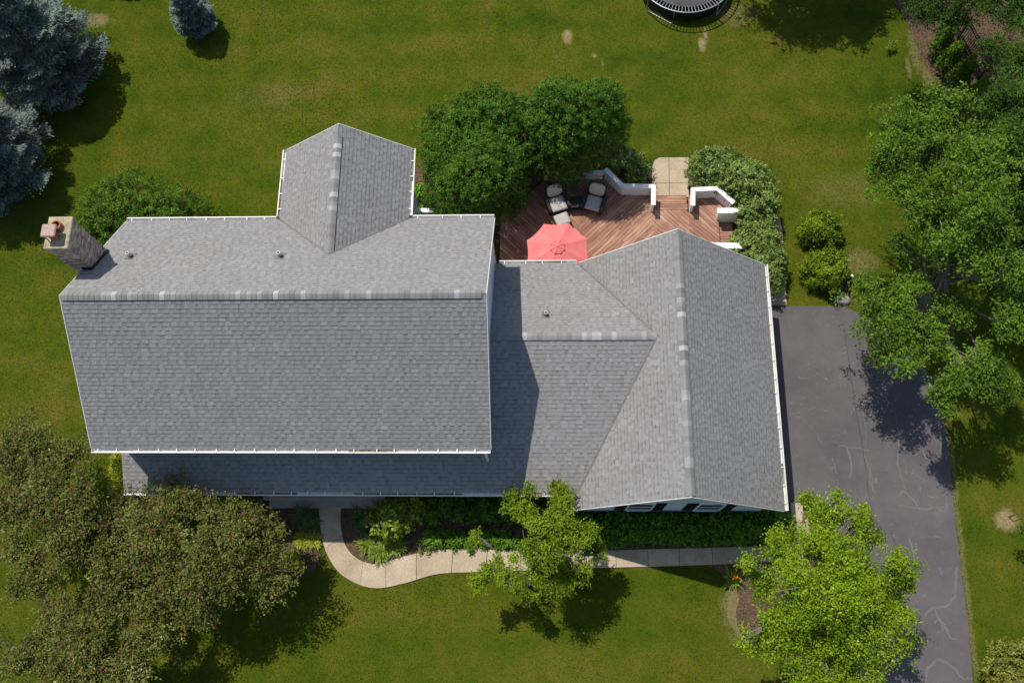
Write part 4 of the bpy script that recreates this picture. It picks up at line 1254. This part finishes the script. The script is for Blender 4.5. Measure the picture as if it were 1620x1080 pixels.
def shrub(name, label, cat, base, blobs, leafkey, n, leaf, seed, group=None, amp=.12, fr=(2, 6), updir=.5, shell=(.72, 1.03), flat=0.0, jit=.7):
    """dense shrub: leaves in the outer shell of lumpy ellipsoids (x,y,z,rx,ry,rz)"""
    r = np.random.default_rng(seed)
    o = empty(name, (base[0], base[1], 0)); tag(o, label, cat, group)
    B = np.array([base[0], base[1], 0.0])
    st_ = MB()
    Vs, Ts = [], []
    tot = sum(b[3]*b[4]+b[3]*b[5] for b in blobs)
    for (x, y, z, rx, ry, rz) in blobs:
        c = np.array([x, y, z])-B; R3 = np.array([rx, ry, rz])
        m_ = int(n*(rx*ry+rx*rz)/tot)
        clumps = max(60, m_//26)
        d = unit(clumps, r); d[:, 2] = np.where(d[:, 2] < -.5, -d[:, 2], d[:, 2])
        lf = lump(r, 10, amp, fr)
        cp = c + d*R3*(lf(d)*r.uniform(*shell, clumps))[:, None]
        idx = r.integers(0, clumps, m_)
        dd = d[idx]
        sz = r.normal(0, 1, (m_, 3))*leaf[0]*.75*jit
        C = cp[idx] + sz + dd*r.uniform(-.5, .9, (m_, 1))*leaf[0]
        C[:, 2] = np.maximum(C[:, 2], .03)
        D = dd*.30*(1-flat) + np.array([0, 0, updir*.5]) + unit(m_, r)*jit*1.1
        Nn = unit(m_, r)*.6 + dd*.9 + np.array([0, 0, .35])
        s = r.uniform(.6, 1.35, m_)
        Vs.append(leaf_quads(C, D, Nn, leaf[0]*s, leaf[1]*s))
        ct = r.normal(.42, .17, clumps)
        Ts.append(np.clip(ct[idx] + r.normal(0, .14, m_), 0, .9))
        for k in range(7):
            e = c + unit(1, r)[0]*R3*np.array([.7, .7, .5]) + np.array([0, 0, rz*.2])
            st_.tube([(c[0]*.4, c[1]*.4, 0), tuple((c+e)/2*np.array([.8, .8, .9])), tuple(e)], [.045, .03, .01], 5)
    st_.build('stems', bark_m, o)
    quads_mesh('foliage', np.concatenate(Vs), np.concatenate(Ts), LEAF[leafkey], o)
    return o

def spruce(name, label, base, h, R0, seed, dens=1.0, group='blue spruces in the back yard'):
    r = np.random.default_rng(seed)
    o = empty(name, (base[0], base[1], 0)); tag(o, label, 'spruce tree', group)
    MB().tube([(0, 0, 0), (0, 0, h*.5), (0, 0, h*.97)], [.03*h*.6, .018*h*.6, .01], 8).build('trunk', bark_m, o)
    br = MB(); Cs, Ds, Ns, Ts, Ls = [], [], [], [], []
    z = .25
    while z < h*.97:
        t = z/h
        Rz = R0*(1-t)**.66*(.55 if z < .3 else 1)
        nb = max(5, int(6+9*(1-t)))
        off = r.uniform(0, 6.28)
        for k in range(nb):
            a = off + 6.283*k/nb + r.normal(0, .12)
            Lb = Rz*r.uniform(.78, 1.12)
            if Lb < .12: Lb = .12
            ca, sa = math.cos(a), math.sin(a)
            zz = z + r.normal(0, .07)
            tip = np.array([ca*Lb, sa*Lb, zz + .10*Lb - .02])
            br.tube([(0, 0, zz+.12), (ca*Lb*.5, sa*Lb*.5, zz-.02), tuple(tip)], [.02, .014, .005], 4)
            m_ = int(170*dens*(Lb+.25))
            s = r.uniform(.28, 1.0, m_)**.75
            side = r.normal(0, 1, m_)*(.10+.34*Lb*(1.0-s*.62))*.42
            dirx = np.stack([ca*np.ones(m_)+(-sa)*np.sign(side)*r.uniform(.2, 1.0, m_)*.8, sa*np.ones(m_)+ca*np.sign(side)*r.uniform(.2, 1.0, m_)*.8, r.uniform(-.1, .55, m_)], 1)
            C = np.stack([ca*Lb*s - sa*side, sa*Lb*s + ca*side, zz + .12*(1-s) + .12*Lb*s*s*s - .10*np.abs(side) + r.normal(0, .035, m_)], 1)
            Cs.append(C); Ds.append(dirx + r.normal(0, .35, (m_, 3))); Ns.append(unit(m_, r)*.7+np.array([0, 0, 1.0]))
            Ls.append(r.uniform(.09, .20, m_))
            Ts.append(np.clip(r.normal(.33, .14) + .34*(s-.45) + r.normal(0, .13, m_), 0, 1))
        z += .27 + .16*(1-t)
    br.build('branches', bark_m, o)
    C = np.concatenate(Cs); L_ = np.concatenate(Ls)
    C[:, 2] = np.maximum(C[:, 2], .05)
    V = leaf_quads(C, np.concatenate(Ds), np.concatenate(Ns), L_, L_*.36)
    quads_mesh('crown', V, np.concatenate(Ts), LEAF['spruce'], o)
    return o

spruce('blue_spruce', 'largest blue spruce at the left, its tip near the top corner', (-21.8, 23.6), 6.8, 3.0, 11)
spruce('blue_spruce', 'blue spruce at the left edge below the largest one', (-23.2, 18.7), 6.3, 3.0, 12)
spruce('blue_spruce', 'smallest blue spruce, standing alone on the lawn at the top', (-15.55, 25.85), 3.2, 1.2, 13, 1.25)
spruce('blue_spruce', 'blue spruce barely showing at the top edge between the others', (-19.9, 29.3), 3.8, 1.5, 14, .8)
spruce('blue_spruce', 'blue spruce just beyond the top left corner casting a shadow', (-24.4, 30.4), 5.0, 1.8, 15, .6)

shrub('evergreen_shrub', 'broad olive-green evergreen shrub beside the brick chimney', 'shrub', (-16.2, 15.4),
      [(-17.3, 15.6, 1.0, 1.7, 1.5, 1.3), (-15.6, 15.5, 1.15, 1.9, 1.6, 1.4), (-16.7, 16.3, 1.35, 1.5, 1.45, 1.3), (-14.6, 15.5, 1.0, 1.4, 1.35, 1.15), (-18.0, 15.6, .8, 1.2, 1.2, 1.0)], 'olive', 52000, (.105, .04), 21, amp=.16)
GY = 'big evergreen shrubs by the deck'
shrub('evergreen_shrub', 'large rounded evergreen shrub nearest the rear wing and deck', 'shrub', (-2.6, 17.2), [(-2.7, 17.25, 2.1, 2.25, 1.95, 2.1)], 'yew', 68000, (.105, .038), 22, GY, amp=.13, fr=(2.5, 7))
shrub('evergreen_shrub', 'evergreen shrub on the lawn side behind the rounded ones', 'shrub', (-2.5, 19.2), [(-2.65, 19.0, 1.5, 2.5, 1.7, 1.5), (-2.1, 19.2, 2.8, 1.7, 1.4, 1.5)], 'yew', 54000, (.105, .038), 23, GY, amp=.13, fr=(2.5, 7))
shrub('evergreen_shrub', 'tallest evergreen shrub at the right of the cluster by the deck', 'shrub', (1.1, 19.2), [(1.1, 19.0, 2.5, 1.95, 1.75, 2.6), (.45, 18.45, 2.3, 1.35, 1.2, 2.1)], 'yew', 82000, (.105, .038), 24, GY, amp=.11, fr=(2.5, 7))
shrub('leafy_shrub', 'low dark leafy shrub behind the long angled railing', 'shrub', (3.3, 18.4), [(3.7, 18.3, .5, .65, .7, .6), (2.85, 18.6, .6, .7, .6, .7)], 'dogwood', 5200, (.11, .06), 25, amp=.2)
shrub('leafy_shrub', 'large leafy light green shrub wrapping the deck corner', 'shrub', (7.6, 17.7), [(6.85, 18.1, .85, 1.15, .95, .9), (7.9, 17.5, .9, 1.15, 1.05, .95), (8.4, 16.4, .8, .85, 1.0, .9)], 'dogwood', 34000, (.09, .052), 26, amp=.12, fr=(3, 8))
shrub('leafy_shrub', 'leafy light green shrub against the garage corner', 'shrub', (8.3, 14.4), [(8.25, 14.9, .8, .95, .85, .85), (8.45, 13.9, .75, .9, .95, .8)], 'dogwood', 22000, (.09, .052), 27, amp=.12, fr=(3, 8))
shrub('globe_arborvitae', 'golden-green globe shrub farther from the driveway', 'shrub', (10.8, 15.3), [(10.82, 15.5, .62, .76, .7, .70)], 'golden', 10500, (.10, .042), 28, 'golden globe shrubs by the driveway', amp=.15, fr=(4, 9))
shrub('globe_arborvitae', 'golden-green globe shrub nearer the driveway, beside the post light', 'shrub', (10.9, 13.75), [(10.92, 13.72, .62, .84, .72, .72)], 'golden', 11500, (.10, .042), 29, 'golden globe shrubs by the driveway', amp=.15, fr=(4, 9))
AR = [((16.62, 23.95), 1.7, .34, 'lit small arborvitae at the far end of the fence row'), ((16.85, 23.15), 1.75, .35, 'small arborvitae second from the far end of the fence row'),
      ((17.15, 22.3), 1.9, .37, 'small arborvitae second from the near end of the fence row'), ((17.65, 21.4), 1.75, .35, 'shaded small arborvitae at the near end of the fence row')]
for i, (p, h, rr, lb) in enumerate(AR):
    shrub('small_arborvitae', lb, 'shrub', p, [(p[0], p[1], h*.42, rr, rr, h*.45), (p[0], p[1], h*.78, rr*.55, rr*.55, h*.34)], 'arbor', 6500, (.10, .04), 31+i, 'arborvitaes along the metal fence', amp=.1, updir=1.0)

T1 = [(11.1, 10.98, 3.8, 1.0), (11.64, 10.05, 3.8, 1.1), (12.47, 10.9, 4.2, 1.1), (12.58, 9.64, 4, 1.1), (13.78, 10.66, 4, .9), (14.0, 8.35, 4.2, 1.2), (13.36, 7.64, 4.0, .7), (14.66, 8.51, 4.4, .8), (12.9, 17.16, 6, 1.2), (14.01, 17.4, 6, 1.0), (12.2, 15.95, 6, 1.1), (13.11, 15.73, 6.3, 1.4), (11.53, 15.66, 5.5, .6), (12.18, 14.25, 5.5, 1.2), (12.97, 13.76, 6, 1.3), (14.2, 14.84, 7, 1.2), (13.9, 13.25, 7, 1.4), (13.43, 12.6, 5.5, 1.2), (13.9, 11.71, 6.5, .9), (14.92, 11.26, 6.5, .8), (15.14, 9.68, 5.5, .9), (12.6, 12.81, 4.5, .7)]
tree('ash_tree', 'large green tree whose crown overhangs the driveway corner', 'tree', (14.6, 12.6), T1, 'ash', 270, (.12, .055), .24, 41, palebark_m, fork=.2, gap=.45)
T2 = [(14.55, 23.23, 4, 1.0), (15.17, 22.5, 4.4, .75), (15.95, 22.9, 5, 1.3), (16.48, 21.92, 6, 1.3), (17.4, 23.6, 6.5, 1.6), (17.0, 25.8, 5.5, 1.4)]
tree('locust_tree', 'dark feathery tree above the fence in the top right corner', 'tree', (17.2, 25.2), T2, 'locust', 300, (.13, .04), .18, 42, gap=.3)
for i, (x, y, h, lb) in enumerate(((20.3, 25.6, 5.0, 'dark tree deep in the top right corner behind the mulch'), (20.6, 21.6, 5.5, 'dark tree at the right edge behind the metal fence'))):
    r_ = random.Random(i+15)
    lobes = [(x+r_.uniform(-1.5, 1.3), y+r_.uniform(-1.5, 1.5), h*r_.uniform(.5, 1.0), r_.uniform(.8, 1.2)) for _ in range(9)]
    tree('corner_tree', lb, 'tree', (x, y), lobes, 'locust', 210, (.13, .045), .16, 144+i)
T3 = [(15.54, 17.72, 6, .9), (15.95, 16.78, 6.5, 1.4), (15.81, 15.99, 6, 1.0), (16.62, 19.49, 6, 1.3), (17.6, 17.6, 6.5, 1.6), (18.2, 19.2, 6, 1.6), (17.8, 20.4, 6, 1.1)]
tree('locust_tree', 'feathery tree at the right edge between fence and large tree', 'tree', (17.8, 17.9), T3, 'locust', 290, (.13, .04), .18, 43, gap=.3)
for i, (x, y, lb) in enumerate(((10.6, 28.9, 'tree past the top edge shading the lawn beside the trampoline'), (13.4, 29.3, 'tree past the top edge shading the lawn by the right bed'))):
    r_ = random.Random(i+5)
    lobes = [(x+r_.uniform(-2.0, 2.0), y+r_.uniform(-1.6, 1.6), r_.uniform(3.6, 6.2), r_.uniform(1.0, 1.5)) for _ in range(11)]
    tree('yard_tree', lb, 'tree', (x, y), lobes, 'locust', 170, (.17, .06), .2, 44+i)

tree('corner_tree', 'dark shaded tree at the right edge behind the large bright tree', 'tree', (17.6, 13.6), [(16.4, 14.0, 4.6, 1.3), (17.0, 12.8, 4.2, 1.2), (16.6, 15.2, 4.8, 1.2), (16.0, 12.2, 3.6, 1.0), (17.4, 14.4, 5.4, 1.3), (17.0, 11.4, 3.6, 1.0), (15.6, 13.4, 3.6, 1.0), (17.6, 10.6, 3.4, 1.0)], 'locust', 260, (.12, .05), .16, 150)
K1 = [(-13.04, 3.31, 3.6, 1.35), (-11.01, 3.5, 3.3, 1.2), (-9.94, 3.2, 3.0, 1.1), (-9.67, 2.14, 2.8, 1.05), (-11.24, 2.0, 3.4, 1.35), (-13.18, 1.69, 3.2, 1.25), (-12.04, .91, 2.6, .95), (-12.37, 4.15, 3.3, .9), (-14.59, 2.5, 3.2, 1.1), (-10.4, 3.9, 3.4, .6), (-11.9, 4.5, 3.5, .45), (-14.5, 1.28, 3, 1.0), (-13.24, .09, 2.8, .9), (-15.35, 3.54, 3.3, 1.0), (-9.43, 3.5, 2.8, .65)]
tree('crabapple_tree', 'wide crabapple with reddish fruit in front of the porch', 'tree', (-12.2, 2.2), K1, 'crab', 310, (.105, .052), .17, 51, group='crabapples at the lower left', fruit=.035, gap=.2)
K2 = [(-17.68, 5.9, 3.4, 1.2), (-16.7, 5.8, 3.2, .8), (-17.26, 4.13, 3.6, 1.35), (-15.82, 4.16, 3.5, 1.25), (-16.57, 2.7, 3.2, 1.15), (-18.65, 5.08, 3, 1.1), (-16.22, 6.9, 2.6, .5), (-14.9, 3.6, 3.1, .9), (-18.6, 6.3, 3.0, 1.0), (-18.5, 3.9, 3.2, 1.0), (-17.7, 2.2, 3, .8)]
tree('crabapple_tree', 'crabapple at the left edge beside the house corner', 'tree', (-16.8, 4.2), K2, 'crab', 300, (.105, .052), .15, 52, group='crabapples at the lower left', fruit=.03, gap=.2)
K3 = [(-15.08, .07, 3.2, 1.15), (-16.4, -.73, 3, .9), (-13.76, -.9, 3, 1.2), (-14.93, -1.49, 3, 1.2), (-13.4, -2.2, 3.1, 1.2), (-15.9, -2.3, 3, 1.2), (-16.39, .66, 2.9, .85), (-17.16, 1.4, 3, .8), (-17.8, -.6, 3, 1.0)]
tree('crabapple_tree', 'crabapple cut off by the bottom edge at the left', 'tree', (-14.8, -1.2), K3, 'crab', 300, (.105, .052), .15, 53, group='crabapples at the lower left', fruit=.02, gap=.2)
MM = [(.4, 4.76, 3.3, .42), (-.87, 4.22, 3.4, .66), (.28, 3.65, 3.8, .8), (1.12, 3.2, 3.3, .62), (-.34, 2.82, 4, .8), (-1.4, 2.08, 3, .6), (-2.26, 1.8, 2.6, .42), (-.14, 2.07, 3.3, .65), (.8, 2.1, 2.9, .58), (-2.4, 3.25, 2.6, .26), (1.67, 2.86, 2.5, .3), (-.67, 1.31, 2.4, .2), (.07, 3.0, 3.2, .6)]
tree('young_maple', 'slender young light green tree beside the front walkway', 'tree', (-.75, 1.85), MM, 'maple', 560, (.08, .05), .065, 61, palebark_m, fork=.3, sprig=.13, trunk_top=(-.1, 2.9, 3.6))
NN = [(8.25, 1.67, 6, 1.5), (8.66, 3.4, 4.5, .9), (9.33, 3.17, 4.8, .9), (7.37, 2.41, 4.6, .95), (10.0, 2.03, 4.8, 1.1), (7.43, .99, 4.6, 1.2), (9.4, .63, 5, 1.25), (8.03, -.29, 4.8, 1.3), (9.03, -.83, 4.4, 1.2), (10.3, 1.22, 4.2, .75), (6.95, 1.8, 3.6, .6), (6.9, .06, 3.6, .75), (7.51, 3.0, 3.4, .45), (8.72, 4.15, 3.6, .4), (10.1, 3.75, 3.8, .4), (8.4, 2.4, 5.2, 1.0), (6.28, 2.35, 4.4, .3), (11.15, 1.8, 4.6, .28), (10.95, .85, 4.4, .32), (8.3, 4.4, 4.4, .26), (9.2, 4.3, 4.6, .26), (6.1, 0, 4.2, .32), (10.0, 4.1, 4.4, .28)]
tree('birch_tree', 'bright yellow-green tree between front walkway and driveway', 'tree', (8.2, 1.2), NN, 'birch', 420, (.078, .05), .13, 62, palebark_m, fork=.3, sprig=.19, gap=.42)
shrub('leafy_bush', 'yellow-green bush in the bottom right corner beside the driveway', 'bush', (15.7, -.9), [(15.6, -.75, .8, 1.0, .8, .8), (16.1, -1.5, .9, 1.1, .9, .9), (16.5, -.3, .7, .6, .6, .7)], 'yellowgreen', 13000, (.11, .05), 63, amp=.22)
tree('young_tree', 'small dark tree cut off by the right edge near the stake', 'tree', (17.3, 3.9), [(17.0, 3.55, 1.6, .6), (17.5, 3.9, 2.2, .7)], 'locust', 300, (.10, .05), .05, 64)
tree('seedling', 'tiny yellow-green seedling alone on the right lawn', 'seedling', (14.75, 24.2), [(14.7, 24.22, .3, .16), (14.85, 24.28, .35, .14)], 'golden', 260, (.09, .04), .012, 65, sprig=.08)

# foundation planting
shrub('clipped_hedge', 'long dark green clipped hedge under the garage windows', 'hedge', (5, 3.8), [(1.5+k*.62, 3.82+.03*k*.3, .28, .55, .62, .42) for k in range(12)], 'hedge', 42000, (.085, .05), 71, amp=.08, shell=(.8, 1.0))
shrub('leafy_shrub', 'bright broad-leaved shrub lit beside the porch step', 'shrub', (-5.6, 4.1), [(-5.65, 4.0, .72, .68, .55, .66), (-5.1, 4.5, .7, .6, .5, .6)], 'lily', 4600, (.15, .085), 72, amp=.2)
shrub('leafy_shrub', 'dark shrub row under the front gutter left of the young tree', 'shrub', (-3, 4.4), [(-4.4+k*.75, 4.55+.1*math.sin(k*2), .45, .55, .5, .55) for k in range(7)], 'yew', 16000, (.12, .05), 73, amp=.2)
shrub('ground_cover', 'bright green ground cover along the walkway edge left of the young tree', 'ground cover', (-3.3, 3.4), [(-4.3+k*.5, 3.42+.05*math.sin(k*1.7), .12, .36, .32, .22) for k in range(7)], 'hedge', 9000, (.08, .055), 74, amp=.2, flat=.4)
def tuft(label, pos, key, n, L, seed, flower=False):
    r = np.random.default_rng(seed)
    o = empty('daylily_clump', (*pos, 0)); tag(o, label, 'plant', 'strap-leaved clumps by the walkway')
    a = r.uniform(0, 6.28, n); sp = r.uniform(.35, 1, n); l = L*r.uniform(.6, 1.2, n)
    Vq = []; Tq = []
    b0 = np.stack([r.normal(0, .07, n), r.normal(0, .07, n), np.full(n, .02)], 1)
    d = np.stack([np.cos(a), np.sin(a), np.zeros(n)], 1); s = np.stack([-np.sin(a), np.cos(a), np.zeros(n)], 1)
    prev = b0; w = r.uniform(.011, .02, n)
    t = np.clip(r.normal(.5, .2, n), 0, .9)
    for k in range(1, 4):
        u = k/3
        p = b0 + d*(l*sp*u)[:, None]; p[:, 2] += l*(.85*u - .62*u*u*sp)
        w0 = w*(1 if k == 1 else (1.0 if k == 2 else .8)); w1 = w*(.15 if k == 3 else 1.0)
        V = np.stack([prev-s*w0[:, None], prev+s*w0[:, None], p+s*w1[:, None], p-s*w1[:, None]], 1)
        Vq.append(V); Tq.append(t); prev = p
    quads_mesh('leaves', np.concatenate(Vq), np.concatenate(Tq), LEAF[key], o)
    if flower:
        for k in range(6):
            x, y, h = r.normal(0, .13), r.normal(0, .13), r.uniform(.5, .68)
            st = MB().tube([(x*.3, y*.3, 0), (x, y, h)], .006, 4).build('flower_stalk', bark_m, o)
            C = np.repeat(np.array([[x, y, h]]), 7, 0); D = unit(7, r); D[:, 2] = abs(D[:, 2])*.5+.2
            quads_mesh('flower', leaf_quads(C+D*.05, D, unit(7, r), np.full(7, .09), np.full(7, .04)), r.random(7), LEAF['orange'], o)
    return o
tuft('lit daylily clump inside the bend of the walkway, leftmost', (-6.62, 3.22), 'lily', 230, .52, 81)
tuft('lit daylily clump at the very inside of the walkway bend', (-6.15, 2.95), 'lily', 260, .52, 82)
tuft('lit daylily clump inside the walkway bend, nearest the broad-leaved shrub', (-5.55, 3.2), 'lily', 240, .5, 83)
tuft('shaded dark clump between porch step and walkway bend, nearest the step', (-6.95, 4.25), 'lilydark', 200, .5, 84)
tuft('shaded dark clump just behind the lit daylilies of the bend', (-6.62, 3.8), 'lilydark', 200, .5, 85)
tuft('blue-green strap-leaved clump left of the walkway by the porch', (-9.1, 4.3), 'lilydark', 240, .55, 86)
tuft('dark strap-leaved clump at the left edge of the walkway', (-8.8, 3.95), 'lilydark', 220, .5, 87)
tuft('yellow-green hosta clump left of the walkway in sun', (-9.05, 3.4), 'gold', 260, .42, 88)
tuft('second yellow-green hosta clump touching the walkway edge', (-8.65, 3.4), 'gold', 240, .42, 89)
tuft('shaded golden clump under the crabapple beside the lawn', (-9.4, 2.7), 'gold', 200, .45, 90)
tuft('orange-flowered daylily in the shadow of the garage', (6.62, 2.1), 'lily', 150, .5, 91, True)
shrub('gold_shrub', 'golden yellow shrub at the lower left house corner', 'shrub', (-16.0, 5.95), [(-16.05, 6.2, .5, .45, .7, .55), (-15.9, 5.4, .45, .4, .5, .45)], 'gold', 5200, (.13, .035), 92, amp=.2)
shrub('leafy_shrub', 'small bright shrub squeezed between rear wing and evergreens', 'shrub', (-5.2, 17.2), [(-5.25, 17.3, .4, .35, .5, .45)], 'hedge', 1500, (.11, .06), 93, amp=.2)
